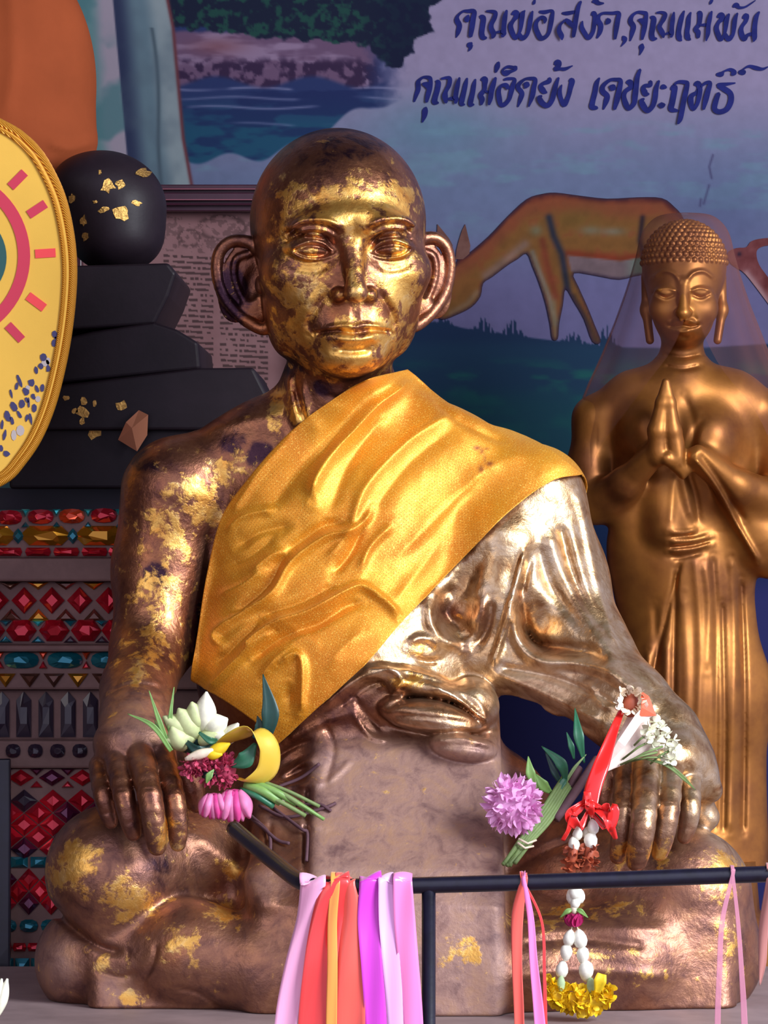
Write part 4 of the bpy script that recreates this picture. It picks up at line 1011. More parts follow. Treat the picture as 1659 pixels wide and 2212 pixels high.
b.build('gilt_line', m_fgold, fr, False)
X, Y_ = np.meshgrid(np.arange(170, 671, 2.0), np.arange(450, 1006, 2.0)); x, y = X.ravel(), Y_.ravel()
ys = y - 0.06 * (x - 400)
tone = np.array((158, 116, 118), float)[None] + (fbm(x, y, 8, 50)[:, None] - .5) * 22
ln = (np.sin(ys * 2 * math.pi / 11.5) > 0.15) * (vnoise(x, np.floor(ys / 11.5) * 7, 9, 5) > 0.34) * ((x < 462) | (x > 474)) * (x > 352) * (x < 580) * (ys > 552)
orn = np.maximum(np.exp(-((np.hypot((x - 480) / 1.9, y - 492) - 26) / 4) ** 2), np.exp(-((np.hypot((x - 410) / 1.2, y - 515) - 18) / 3.5) ** 2)) * (fbm(x, y, 4, 7) > .42) + (fbm(x, y, 14, 9) > .56) * (ys > 470) * (ys < 545) * 0.6
tone = tone * (1 - 0.42 * ln[:, None]) * (1 - 0.32 * np.clip(orn, 0, 1)[:, None])
mesh_obj('printed_sheet', wall_pts(x, y, FY + 0.03), grid_faces(X.shape[0], X.shape[1]), m_mural, fr, False, {'paint': lin(tone) * MUR})

# stepped black stone pedestal with a gilded ball
m_black = vary(mat('black_stone', L4(30, 21, 28), 0.5, 0.0, Specular_IOR_Level=0.25), 20, 0.25, 0.25, 80, 0.001)
m_blk2 = vary(mat('dark_base_board', L4(30, 26, 46), 0.5), 20, 0.2)
SY = 0.26
ped = empty('stone_pedestal', P(260, 1100, SY), 'stepped black stone pedestal with gold flecks behind the bare shoulder of the monk statue', 'pedestal')
for poly, dy in (([(100, 612), (150, 574), (364, 568), (381, 590), (364, 640), (333, 702), (100, 716)], 0.03),
                 ([(90, 742), (200, 716), (332, 696), (382, 712), (428, 740), (433, 798), (90, 832)], 0.015),
                 ([(60, 852), (140, 830), (430, 795), (548, 794), (566, 830), (588, 872), (440, 930), (60, 930)], 0.0),
                 ([(20, 926), (620, 896), (620, 1056), (20, 1056)], 0.012)):
    bevel(prism(MB(), poly, SY + dy, 0.62).build('stone_tier', m_black, ped, False), 0.004, 3)
prism(MB(), [(-40, 1054), (640, 1054), (640, 1101), (-40, 1101)], SY + 0.05, 0.62).build('base_board', m_blk2, ped, False)
m_leafgold = mat('gold_leaf_foil', L4(214, 168, 92), 0.35, 0.85); vary(m_leafgold, 200, 0.3, 0.8, 300, 0.002)
TIERS = [o for o in bpy.data.objects if o.name.startswith('stone_tier')]
def fleck(par, cx, cy, r, y, sx=1.0, nrm=None, k=9):
    a0 = random.random() * 6; b = MB(); pts = []
    for i in range(k):
        a = a0 + i * 2 * math.pi / k; rr = r * random.uniform(0.6, 1.15); pts.append((cx + rr * sx * math.cos(a), cy + rr * math.sin(a)))
    prism(b, pts, y, y + 0.0008); return b
ball_c, ball_r = P(246, 454, 0.40), (R(114, .4), R(112, .4), R(120, .4))
T = SDF(); T.ell(ball_c, ball_r); T.ell(P(200, 400, .40), (R(90, .4), .055, R(70, .4)), None, 0.02); T.ell(P(255, 520, .4), (R(92, .4), .055, R(66, .4)), None, 0.02)
tv, tf = surface_nets(*T.eval(ball_c - 0.1, ball_c + 0.1, 0.003))
ball = tag(mesh_obj('stone_ball', tv, tf, m_black), 'round black stone ball flecked with gold leaf on top of the stepped pedestal', 'ornament')
GT = T.eval(ball_c - 0.1, ball_c + 0.1, 0.004, 0.1)
def fleck_on(G, par, cx, cy, r, ylo, yhi, sx=1.0, k=11):
    a0 = random.random() * 6; pts = [(cx, cy)]
    for i in range(k):
        a = a0 + i * 2 * math.pi / k; rr = r * random.uniform(0.5, 1.2); pts.append((cx + rr * sx * math.cos(a), cy + rr * math.sin(a)))
    pts = np.array(pts, float); y = hit_depth(G, pts[:, 0], pts[:, 1], 0.0012, ylo, yhi, 120)
    w = np.array([P(a, b_, c) for (a, b_), c in zip(pts, y)]); bk = w.copy(); bk[:, 1] += 0.004
    n = len(w); f = [(0, i, i % (n - 1) + 1) for i in range(1, n)] + [(i, i + n, i % (n - 1) + 1 + n, i % (n - 1) + 1) for i in range(1, n)]
    return mesh_obj('gold_leaf', np.vstack([w, bk]), f, m_leafgold, par, False)
for cx, cy, r, sx in ((216, 372, 8, .6), (232, 402, 15, 1.1), (262, 398, 12, 1.2), (262, 460, 19, 1.0), (180, 478, 13, .6), (155, 428, 11, .7), (296, 440, 8, 1.5), (184, 512, 9, 1.0), (225, 452, 9, 1.5), (310, 372, 10, 1.6), (206, 436, 6, 1.2)):
    fleck_on(GT, ball, cx, cy, r, 0.32, 0.44, sx)
for cx, cy, r, sx in ((206, 932, 19, 1.0), (262, 878, 13, 1.1), (180, 868, 10, .8), (178, 890, 14, 1.1), (160, 888, 7, 1.2), (205, 872, 7, .7), (178, 910, 9, .7), (143, 860, 6, 1.3)):
    yf = SY - 0.0008 if cy < 926 else SY + 0.0112; fleck(ped, cx, cy, r, yf, sx).build('gold_leaf', m_leafgold, TIERS[2 if cy < 926 else 3], False)
# crumpled copper-gold foil sheet stuck on the stone
b = MB(); q = [(300, 886), (320, 896), (318, 940), (296, 975), (255, 950), (272, 912)]
pts = [(285, 925, -0.014)] + [(x, y, d) for (x, y), d in zip(q, (-.004, -.012, -.003, -.001, -.001, -.010))]
w = [P(x, y, SY - 0.002 + d) for x, y, d in pts]; bk = [v + np.array((0, 0.0015, 0)) for v in w]
b.add(w + bk, [(0, i % 6 + 1, i) for i in range(1, 7)] + [(7, i + 7, i % 6 + 8) for i in range(1, 7)] + [(i, i % 6 + 1, i % 6 + 8, i + 7) for i in range(1, 7)])
tag(b.build('foil_square', mat('copper_foil', L4(226, 150, 112), 0.35, 0.35, Coat_Weight=.6), None, False), 'crumpled shiny copper-gold foil square stuck on the black stone pedestal', 'foil')

# big orange-brown rounded form in the top left corner
T = SDF(); c0 = P(0, 185, 0.50); T.ell(c0, (R(208, .5), 0.10, R(310, .5))); T.ell(P(30, 330, 0.50), (R(170, .5), 0.085, R(150, .5)), None, 0.03)
T.relief([(215, 300), (150, 320), (95, 300)], 12, 8, 0.3, 0.52); T.relief([(20, -60), (30, 120), (10, 260)], 16, 5, 0.3, 0.52); T.relief([(120, -60), (150, 140), (110, 280)], 22, -5, 0.3, 0.52)
tv, tf = surface_nets(*T.eval(c0 - np.array((0.14, 0.12, 0.2)), c0 + np.array((0.14, 0.12, 0.2)), 0.004))
m_orange = vary(mat('orange_robe_cloth', L4(138, 66, 36), 0.85, 0.0, Specular_IOR_Level=0.1), 7, 0.12, 0.2, 300, 0.0006)
oc = tag(mesh_obj('robe_bundle', tv, tf, m_orange), 'large rounded orange-brown cloth-covered form in the top left corner', 'cloth')
b = MB(); a = P(70, 440, 0.5); z0 = P(0, 740, SY + .015)[2] + .001; b.lathe((P(118, 0, .5)[0], 0.5, z0), [(0.02, 0), (0.02, 0.01), (0.012, 0.02), (0.012, a[2] - z0)], 20); b.build('stand', m_frame, oc, True)

# ceremonial fan
FNY = 0.06; fc = (-125, 655)
fan = empty('ceremonial_fan', P(-125, 1075, FNY), 'yellow oval ceremonial fan with red sun rays and orange braided rim, at the left edge', 'fan')
right = [(-125, 226), (-60, 238), (0, 266), (42, 290), (80, 326), (110, 374), (134, 430), (150, 500), (157, 570), (155, 640), (146, 720), (131, 800), (110, 878), (82, 945), (48, 996), (12, 1034), (-60, 1066), (-125, 1078)]
rc = catmull(right, 90); outline = np.vstack([rc, np.stack([-250 - rc[::-1, 0], rc[::-1, 1]], 1)[1:-1]])
m_fan = mat('yellow_fan_cloth', L4(220, 174, 76), 0.7, 0.0, Specular_IOR_Level=0.1); vary(m_fan, 10, 0.06, 0.25, 900, 0.0004)
prism(MB(), [tuple(p) for p in outline[::2]], FNY, FNY + 0.006).build('fan_blade', m_fan, fan, False); blade = bpy.data.objects['fan_blade']
m_braid = mat('orange_braid', L4(214, 140, 34), 0.42, 0.25); _t = NT(m_braid)
_w = _t.n('TexWave'); _w.inputs['Scale'].default_value = 260; _w.bands_direction = 'DIAGONAL'; _t.l(_t.n('NewGeometry').outputs['Position'], _w.inputs['Vector']); _t.l(_t.bump(_w.outputs['Fac'], 0.8, 0.0015), _t.b.inputs['Normal'])
_t.l(_t.ramp(_w.outputs['Fac'], [(0.2, L4(186, 108, 26)), (0.7, L4(244, 176, 52))]), _t.b.inputs['Base Color'])
cl = [P(x, y, FNY + 0.003) for x, y in np.vstack([outline, outline[:1]])]
b = MB(); b.tube(cl, R(10, FNY), 10); b.build('braided_rim', m_braid, fan)
inn = [P(fc[0] + (x - fc[0]) * 0.935, fc[1] + (y - fc[1]) * 0.972, FNY - 0.001) for x, y in np.vstack([outline, outline[:1]])]
b = MB(); b.tube(inn, R(4.5, FNY), 8); b.build('braided_rim', m_braid, fan)
m_red = mat('fan_red', L4(190, 44, 70), 0.55); m_red2 = mat('fan_bright_red', L4(226, 62, 66), 0.5); m_green = mat('fan_green', L4(28, 78, 76), 0.6)
def ringband(b, cx, cy, r0, r1, y, th=0.0012, n=72, sx=1.0):
    v = []; f = []
    for i in range(n):
        a = 2 * math.pi * i / n
        for r, d in ((r0, 0), (r1, 0), (r1, th), (r0, th)): p = P(cx + r * sx * math.cos(a), cy + r * math.sin(a), y); p[1] += d; v.append(p)
    for i in range(n):
        j = (i + 1) % n
        for k in range(4): f.append((i * 4 + k, i * 4 + (k + 1) % 4, j * 4 + (k + 1) % 4, j * 4 + k))
    return b.add(v, f)
ringband(MB(), -125, 553, 164, 190, FNY - 0.0012).build('red_ring', m_red, blade, False)
el = [(-125 + 139 * math.cos(a), 556 + 118 * math.sin(a)) for a in np.linspace(0, 2 * math.pi, 60, endpoint=False)]
prism(MB(), el, FNY - 0.0012, FNY).build('green_emblem', m_green, blade, False)
for k, (x, y) in enumerate(((38, 388), (80, 452), (98, 547), (78, 652), (32, 718), (-20, 352), (-20, 765))):
    d = np.array((x + 125, y - 553), float); d /= np.hypot(*d)
    if 0 < k < 4: d = np.array([(0.83, -0.55), (0.995, -0.06), (0.80, 0.60)][k - 1])
    n = np.array((-d[1], d[0])); c = np.array((x, y), float); pts = [tuple(c + d * a * 22 + n * b_ * 9.5) for a, b_ in ((-1, -1), (1, -1), (1, 1), (-1, 1))]
    prism(MB(), pts, FNY - 0.0012, FNY).build('sun_ray', m_red2 if k in (2, 3) else m_red, blade, False)
m_navy = mat('fan_print_blue', L4(52, 48, 92), 0.6); m_pale = mat('fan_print_grey', L4(176, 164, 160), 0.6)
dabs = [(118, 722, 6, 9), (116, 742, 6, 8), (120, 732, 3, 5), (94, 772, 8, 9), (88, 790, 6, 7), (104, 796, 5, 8), (78, 800, 5, 8), (68, 826, 9, 8), (56, 846, 7, 10), (80, 840, 5, 9), (92, 838, 5, 9), (42, 822, 5, 14), (36, 834, 4, 10), (30, 878, 8, 11), (48, 872, 7, 10),
        (72, 856, 5, 7), (58, 864, 4, 7), (24, 850, 3, 10), (42, 896, 4, 9), (74, 882, 7, 9), (58, 902, 4, 8), (16, 898, 7, 12), (26, 908, 5, 10), (4, 918, 4, 10), (66, 904, 4, 12), (14, 980, 8, 7), (2, 968, 5, 8), (62, 870, 3, 12), (10, 940, 4, 12)]
for x, y, rx, ry in dabs:
    a0 = random.uniform(-.5, .2); pts = []
    for i in range(8):
        a = 2 * math.pi * i / 8; u, v = rx * math.cos(a) * random.uniform(.7, 1.1), ry * math.sin(a) * random.uniform(.8, 1.2); pts.append((x + u * math.cos(a0) - v * math.sin(a0), y + u * math.sin(a0) + v * math.cos(a0)))
    prism(MB(), pts, FNY - 0.0010, FNY).build('blue_print', m_navy, blade, False)
for x, y, rx, ry in ((98, 784, 9, 8), (44, 930, 9, 12), (82, 862, 6, 7), (30, 940, 6, 12), (60, 838, 5, 6), (104, 780, 5, 8)):
    prism(MB(), [(x + rx * math.cos(a), y + ry * math.sin(a)) for a in np.linspace(0, 6.28, 9)[:-1]], FNY - 0.0007, FNY).build('grey_print', m_pale, blade, False)
a = P(-125, 1070, FNY); b = MB(); b.tube([(a[0], FNY + 0.003, a[2] + 0.02), (a[0], FNY + 0.003, 0.06)], 0.011, 14); b.lathe((a[0], FNY + 0.003, 0.0), [(0.035, 0), (0.035, 0.02), (0.025, 0.05), (0.016, 0.09)], 24); b.build('pole', m_frame, fan)

# ------------------------------------------------------------------ pedestal faced with coloured glass mosaic
m_mortar = vary(mat('mosaic_mortar', L4(116, 88, 84), 0.75), 30, 0.2, 0.3, 150, 0.001)
MY = 0.17
mos = empty('mosaic_pedestal', P(250, 2300, MY)[:2].tolist() + [0.0], 'pedestal faced with rows of red, teal and gold glass mosaic at the left', 'pedestal')
BANDS = []
def bandblock(x0, x1, y0, y1, d, name='mortar_band', m=None):
    a, c = P(x0, y1, MY + d), P(x1, y0, MY + d); b = MB(); b.box((a[0], MY + d, a[2]), (c[0], 0.66, c[2])); o = bevel(b.build(name, m or m_mortar, mos, False), 0.003, 2); BANDS.append((y0, y1, o)); return o
bandblock(-70, 640, 1104, 1206, 0.012); bandblock(-80, 640, 1206, 1256, -0.008); bandblock(-70, 640, 1256, 1394, 0.012); bandblock(-74, 640, 1394, 1408, 0.0)
bandblock(-70, 640, 1408, 1490, 0.010); bandblock(-66, 640, 1490, 1600, 0.024); bandblock(-74, 640, 1600, 1660, 0.004); bandblock(-74, 640, 1660, 2225, 0.010)
a = P(-74, 2225, MY + .01); c = P(640, 2225, MY + .01); MB().box((a[0], MY + .01, 0), (c[0], .66, a[2])).build('lower_block', m_mortar, mos, False)
def glass(n, c, metal=0.55, rough=0.16): return mat(n, c, rough, metal, Coat_Weight=0.35)
m_ruby = glass('ruby_glass', L4(186, 24, 44)); m_teal = glass('teal_glass', L4(24, 112, 128)); m_amber = glass('amber_glass', L4(190, 132, 34), .8); m_brown = glass('brown_glass', L4(92, 56, 44)); m_purp = glass('purple_glass', L4(84, 22, 58)); m_dark = glass('dark_glass', L4(34, 20, 40), .0, .45); m_orng = glass('orange_glass', L4(222, 74, 34)); m_bteal = glass('aqua_glass', L4(40, 178, 180))
def gem(poly, m, d, h=0.006, name='glass_gem', cuts=0.45):
    poly = np.array(poly, float); c = poly.mean(0); n = len(poly); off = (random.uniform(-.12, .12), random.uniform(-.12, .12))
    o = [P(x, y, MY + d) for x, y in poly]; bk = [v + np.array((0, 0.004, 0)) for v in o]
    i1 = [P(*(c + (p - c) * cuts), MY + d - h) + 0 for p in poly]
    tilt = [np.array((0, random.uniform(-.0012, .0012), 0)) for _ in i1]; i1 = [a + t_ for a, t_ in zip(i1, tilt)]
    v = bk + o + i1; f = []
    area = sum(poly[i][0] * poly[(i + 1) % n][1] - poly[(i + 1) % n][0] * poly[i][1] for i in range(n))
    for i in range(n):
        j = (i + 1) % n; f += [(i, j, n + j, n + i), (n + i, n + j, 2 * n + j, 2 * n + i)]
    f.append(tuple(range(2 * n, 3 * n)))
    if area < 0: f = [q[::-1] for q in f]
    f = [q[::-1] for q in f]
    par = [o for y0, y1, o in BANDS if y0 <= c[1] <= y1] or [mos]
    mesh_obj(name, np.array(v), f, m, par[0], False)
def hexa(x, y, w, h, k=0.55): return [(x - w / 2, y), (x - w / 2 * k, y - h / 2), (x + w / 2 * k, y - h / 2), (x + w / 2, y), (x + w / 2 * k, y + h / 2), (x - w / 2 * k, y + h / 2)]
def oval(x, y, w, h, n=12): return [(x + w / 2 * math.copysign(abs(math.cos(a)) ** .8, math.cos(a)), y + h / 2 * math.copysign(abs(math.sin(a)) ** .8, math.sin(a))) for a in np.linspace(0, 2 * math.pi, n, endpoint=False)]
def dia(x, y, w, h): return [(x - w / 2, y), (x, y - h / 2), (x + w / 2, y), (x, y + h / 2)]
def tri(x, y, w, h, up=True): s_ = 1 if up else -1; return [(x - w / 2, y + s_ * h / 2), (x, y - s_ * h / 2), (x + w / 2, y + s_ * h / 2)]
F1 = 0.010
for i, x in enumerate((-42, 20, 88, 155, 224, 292)): gem(oval(x, 1118 - 0.02 * x, 56, 32), m_ruby if i % 3 else m_orng, F1); 
for x in (-10, 55, 122, 190, 258): gem(tri(x, 1108, 18, 16, False), m_bteal, F1, .003); gem(tri(x, 1133, 18, 12), m_teal, F1, .003)
for x in (-20, 98, 216, 334): gem(hexa(x, 1157, 112, 42, .62), m_amber, F1, .007)
for x in (-80, 39, 157, 275): gem(dia(x, 1158, 30, 34), m_teal, F1, .004)
for x in (-40, 20, 82, 143, 204, 262): gem(hexa(x, 1192, 56, 18, .86), m_ruby, F1, .004)
for k, x in enumerate((-38, 22, 82, 142, 202, 262)): gem(tri(x, 1266, 46, 16, False), m_brown if k % 2 else m_amber, F1, .003)
for x in (-8, 52, 112, 172, 234, 292): gem(dia(x, 1297, 55, 58), m_ruby, F1, .007)
for k, x in enumerate((-38, 24, 83, 142, 203, 262)): gem(tri(x, 1328, 48, 26), m_amber if k == 2 else m_brown, F1, .003)
for x in (-22, 46, 117, 186, 252): gem(hexa(x, 1362, 66, 46, .5), m_ruby, F1, .008)
for x in (12, 82, 152, 220): gem(tri(x, 1347, 26, 12, False), m_bteal if x == 82 else m_teal, F1, .002); gem(tri(x, 1381, 30, 14), m_dark if x > 100 else m_teal, F1, .002)
for x in (-48, 46, 140, 234): gem(oval(x, 1426, 76, 36, 14), m_teal, 0.008, .007)
for x in (0, 93, 186, 279): gem(tri(x, 1417, 18, 16, False), m_orng, .008, .003); gem(tri(x, 1436, 18, 16), m_ruby, .008, .003)
for k, x in enumerate((-28, 12, 64, 116, 168, 220, 272)): gem(tri(x, 1470, 44, 30, False) , m_amber if k % 3 == 1 else m_brown, .008, .004)
for x in (4, 51, 99, 147, 195, 243): gem([(x - 16, 1592), (x - 16, 1512), (x, 1494), (x + 16, 1512), (x + 16, 1592)], m_dark, .022, .003)
for x in (-20, 28, 76, 124, 172, 220): gem(oval(x, 1622, 32, 30), m_dark, .002, .005)
for x in (-22, 45, 112, 178, 240): gem(dia(x, 1680, 56, 36), m_purp if x in (112,) else m_ruby, .008, .005)
for x in (12, 79, 146, 210): gem(tri(x, 1694, 26, 14), m_ruby, .008, .003); gem(tri(x, 1668, 30, 14, False), m_purp, .008, .003)
for r in range(5):
    for k in range(5): gem(dia(-10 + k * 62 + (r % 2) * 31, 1726 + r * 27, 56, 48) if False else dia(-10 + k * 62 + (r % 2) * 31, 1730 + r * 26, 59, 49), (m_purp, m_dark, m_ruby, m_ruby, m_purp)[(r * 2 + k) % 5] if r < 2 else (m_ruby, m_ruby, m_purp)[(r + k) % 3], .008, .005)
for x in (0, 42, 84, 126): gem([(x - 18, 1851), (x + 18, 1851), (x + 18, 1874), (x - 18, 1874)], m_teal, .008, .004)
for r in range(3):
    for k in range(4): gem(dia(14 + k * 48 + (r % 2) * 24, 1900 + r * 26, 45, 49), m_ruby if (r + k) % 3 else m_purp, .008, .005)
for x in (16, 62, 108): gem(oval(x, 2000, 40, 28, 10), m_teal, .008, .005)
for x in (10, 42, 74, 106): gem(hexa(x, 2046, 30, 18, .8), m_ruby, .008, .004)
for x in (14, 48, 82): gem([(x - 15, 2070), (x + 15, 2070), (x + 15, 2112), (x - 15, 2112)], m_teal, .008, .004)
for r in range(3):
    for k in range(4): gem(dia(10 + k * 34 + (r % 2) * 17, 2140 + r * 24, 32, 44), m_ruby if (r + k) % 2 else m_purp, .008, .004)
# thin dark metal post at the left edge
m_iron = mat('black_enamel', L4(16, 15, 34), 0.4, 0.0, Coat_Weight=0.15); vary(m_iron, 90, 0.35, 0.15, 200, 0.0006)
pt = P(6, 1640, 0.135); b = MB(); b.box((pt[0] - 0.008, 0.135, 0), (pt[0] + 0.008, 0.149, pt[2])); o = bevel(b.build('iron_post', m_iron, None, False), 0.002)
tag(o, 'thin dark metal post in front of the glass mosaic at the left edge', 'post')
# ------------------------------------------------------------------ golden standing disciple statue with a sheer veil
g = SDF(); GY = 0.38
def gc(pts, k=0.01, kk=0.01, ys=1.0): g.chain([(x, y, GY + d, r) for x, y, d, r in pts], k, kk, ys)
def ge(x, y, d, rx, rd, rz, ang=0, k=0.0, mode='u'): px_ell(g, x, y, GY + d, rx, rd, rz, ang, k, mode)
ge(1475, 960, 0.01, 165, 0.062, 150)
gc([(1290, 905, 0, 46), (1370, 862, 0, 50), (1470, 842, 0, 62), (1580, 862, 0, 52), (1672, 905, 0, 48)], .03, .03)
gc([(1474, 720, 0.0, 44), (1472, 850, 0.0, 50)], .02)
gc([(1470, 1040, 0.01, 118), (1462, 1200, 0.01, 112), (1478, 1500, 0.01, 118), (1486, 1860, 0.01, 128)], .04, .04, 0.62)
gc([(1285, 905, 0, 46), (1270, 1000, -0.005, 41), (1276, 1092, -0.015, 38)], .015, .01)
gc([(1276, 1092, -0.015, 38), (1350, 1045, -0.05, 34), (1420, 975, -0.085, 25)], .008, .01)
gc([(1676, 905, 0, 48), (1690, 1000, -0.005, 44), (1684, 1080, -0.015, 40)], .015, .01)
gc([(1684, 1080, -0.015, 40), (1590, 1050, -0.05, 36), (1500, 985, -0.085, 27)], .008, .01)
ge(1400, 930, -0.035, 58, 0.035, 62, 0, .02); ge(1530, 945, -0.035, 62, 0.036, 64, 0, .02)
# pressed palms
gc([(1422, 985, -0.087, 22), (1420, 930, -0.092, 21), (1431, 870, -0.094, 15), (1437, 824, -0.094, 7)], .004, .004)
gc([(1462, 985, -0.087, 24), (1452, 930, -0.092, 20), (1446, 870, -0.094, 14), (1441, 826, -0.094, 7)], .003, .004)
gc([(1478, 1010, -0.08, 20), (1440, 990, -0.095, 14)], .004)
# hanging drapery off the forearms
gc([(1590, 1075, -0.035, 40), (1640, 1160, -0.015, 52), (1672, 1210, -0.005, 40)], .015, .02, .6)
gc([(1340, 1085, -0.03, 34), (1385, 1180, 0.0, 44), (1400, 1320, 0.01, 44)], .02, .02, .6)
gc([(1430, 1060, -0.03, 34), (1440, 1140, -0.035, 36)], .02, .02)
# lower robe edge
gc([(1560, 1250, 0.02, 52), (1600, 1500, 0.02, 46), (1600, 1860, 0.02, 56)], .03, .03, .6)
for pts, w, h in [([(1497, 985), (1540, 1040), (1590, 1130), (1640, 1215)], 7, 9), ([(1505, 975), (1560, 1050), (1610, 1130)], 8, -6),
    ([(1455, 1020), (1452, 1080), (1446, 1140)], 8, 3), ([(1468, 1010), (1482, 1070), (1498, 1130)], 11, 6), ([(1486, 1020), (1504, 1075), (1510, 1135)], 7, -4),
    ([(1443, 1150), (1480, 1150), (1512, 1143)], 7, 5), ([(1443, 1172), (1490, 1168), (1536, 1157)], 7, 6), ([(1443, 1192), (1490, 1186), (1538, 1174)], 6, 5), ([(1443, 1160), (1500, 1156)], 3.5, -3), ([(1443, 1182), (1500, 1178), (1538, 1166)], 3.5, -3), ([(1445, 1202), (1470, 1204), (1520, 1192)], 6, -5),
    ([(1470, 1210), (1440, 1330), (1405, 1480)], 6, -5), ([(1500, 1200), (1512, 1400), (1498, 1800)], 9, 3.5), ([(1520, 1210), (1532, 1300), (1526, 1450)], 10, 4), ([(1540, 1200), (1548, 1400), (1545, 1800)], 7, -4),
    ([(1475, 1280), (1484, 1500), (1470, 1800)], 11, 3), ([(1440, 1380), (1436, 1600), (1432, 1800)], 9, 4), ([(1400, 1400), (1396, 1600), (1396, 1800)], 8, 5), ([(1415, 1300), (1422, 1500), (1415, 1800)], 9, -3), ([(1580, 1200), (1588, 1400), (1578, 1800)], 10, 4),
    ([(1600, 1250), (1608, 1500), (1605, 1800)], 7, -5), ([(1460, 1230), (1455, 1500), (1455, 1800)], 6, -5), ([(1560, 1300), (1565, 1550), (1562, 1800)], 6, -4), ([(1520, 900), (1490, 960), (1480, 1000)], 8, -4), ([(1475, 850), (1500, 920), (1490, 1000)], 9, -4)]:
    g.relief(pts, w, h, GY - .14, GY + .02)
# head
ge(1478, 576, 0.0, 91, 0.060, 97)
ge(1476, 640, -0.018, 75, 0.048, 106, 0, .012)
ge(1478, 700, -0.028, 52, 0.034, 44, 0, .012)
gc([(1476, 610, -0.062, 9), (1476, 676, -0.074, 13)], .006)
ge(1476, 676, -0.068, 20, 0.010, 11, 0, .004)
for sg in (-1, 1):
    ge(1476 + sg * 38, 636, -0.052, 27, 0.014, 17, 0, .005)
    ge(1476 + sg * 44, 668, -0.045, 30, 0.014, 28, 0, .012)
    gc([(1477 + sg * 80, 600, 0.01, 12), (1478 + sg * 82, 670, 0.005, 10), (1477 + sg * 73, 735, -0.002, 9)], .004)
    c = 1476
    for pts, w, h in [([(c + sg * 8, 606), (c + sg * 22, 590), (c + sg * 45, 586), (c + sg * 68, 602)], 4.5, 5), ([(c + sg * 16, 634), (c + sg * 38, 642), (c + sg * 62, 632)], 4, -5.5),
                      ([(c + sg * 14, 630), (c + sg * 36, 622), (c + sg * 62, 628)], 3.5, 4), ([(c + sg * 36, 638), (c + sg * 40, 638)], 6, -5), ([(c + sg * 20, 680), (c + sg * 32, 700)], 5, -2.5)]:
        g.relief(pts, w, h, GY - .12, GY)
for pts, w, h in [([(1442, 702), (1458, 706), (1476, 703), (1494, 706), (1512, 700)], 3.5, -6), ([(1448, 697), (1466, 693), (1476, 696), (1488, 693), (1506, 696)], 4.5, 5), ([(1458, 714), (1476, 718), (1496, 713)], 5, 6), ([(1460, 728), (1492, 727)], 6, -3.5), ([(1430, 765), (1472, 772), (1515, 765)], 5, -4), ([(1432, 790), (1472, 797), (1514, 790)], 5, -4)]:
    g.relief(pts, w, h, GY - .12, GY + .02)
# tight curls over the cap of hair
CC = P(1478, 585, GY)
curls = []
for i in range(12):
    el = math.radians(4 + i * 7.4)
    nn = max(1, int(44 * math.cos(el)))
    for j in range(nn):
        a = 2 * math.pi * (j + 0.5 * (i % 2)) / nn
        d = np.array((math.cos(el) * math.sin(a), -math.cos(el) * math.cos(a), math.sin(el)))
        if d[1] > 0.5: continue
        curls.append(CC + d * np.array((R(90, GY), 0.059, R(96, GY))) + np.array((0, 0, R(10, GY))))
curls = np.array(curls)
def curlop(D, X, Y, Z):
    for c in curls:
        m = 0.008
        i = [slice(*np.searchsorted(A.ravel(), (c[k] - m, c[k] + m))) for k, A in enumerate((X, Y, Z))]
        if any(s.stop - s.start < 1 for s in i): continue
        x, y, z = X.ravel()[i[0]][:, None, None] - c[0], Y.ravel()[i[1]][None, :, None] - c[1], Z.ravel()[i[2]][None, None, :] - c[2]
        D[i[0], i[1], i[2]] = np.minimum(D[i[0], i[1], i[2]], np.sqrt(x * x + y * y + z * z) - R(6.8, GY))
    return D
g.op(CC - .09, CC + .09, curlop)
hz2 = float(P(0, 790, GY)[2]); zb = float(P(0, 1850, GY)[2])
v1, f1 = surface_nets(*g.eval((P(1225, 0, GY)[0], GY - .13, zb - .02), (P(1760, 0, GY)[0], GY + .1, hz2 + .0017), .0017))
v2, f2 = surface_nets(*g.eval((P(1360, 0, GY)[0], GY - .13, hz2 - .001), (P(1600, 0, GY)[0], GY + .09, float(P(0, 455, GY)[2])), .00115))
VG = np.vstack([v1, v2]); FG = np.vstack([f1, f2 + len(v1)])
m_gold = mat('gold_paint', L4(196, 122, 50), 0.4, 0.72); _t = NT(m_gold)
_t.l(_t.ramp(_t.noise(12, 5), [(0.35, L4(116, 68, 34)), (0.65, L4(166, 108, 48))]), _t.b.inputs['Base Color'])
_t.l(_t.bump(_t.noise(60, 4), 0.12, 0.001), _t.b.inputs['Normal']); _t.l(_t.math('ADD', _t.math('MULTIPLY', _t.noise(25, 4), 0.25), 0.31), _t.b.inputs['Roughness'])
gold = tag(mesh_obj('standing_disciple_statue', VG, FG, m_gold), 'golden standing figure with curled hair and palms pressed together, veiled, at the right', 'statue')
bc = P(1486, 1860, GY); b = MB(); b.lathe((bc[0], GY, 0.0), [(.13, 0), (.13, .5), (.10, .54), (.095, .9), (.12, .95), (.115, 1.0), (.085, 1.03), (.08, bc[2] - 0.0)], 32, sy=.8); b.build('lotus_base', m_gold, gold)
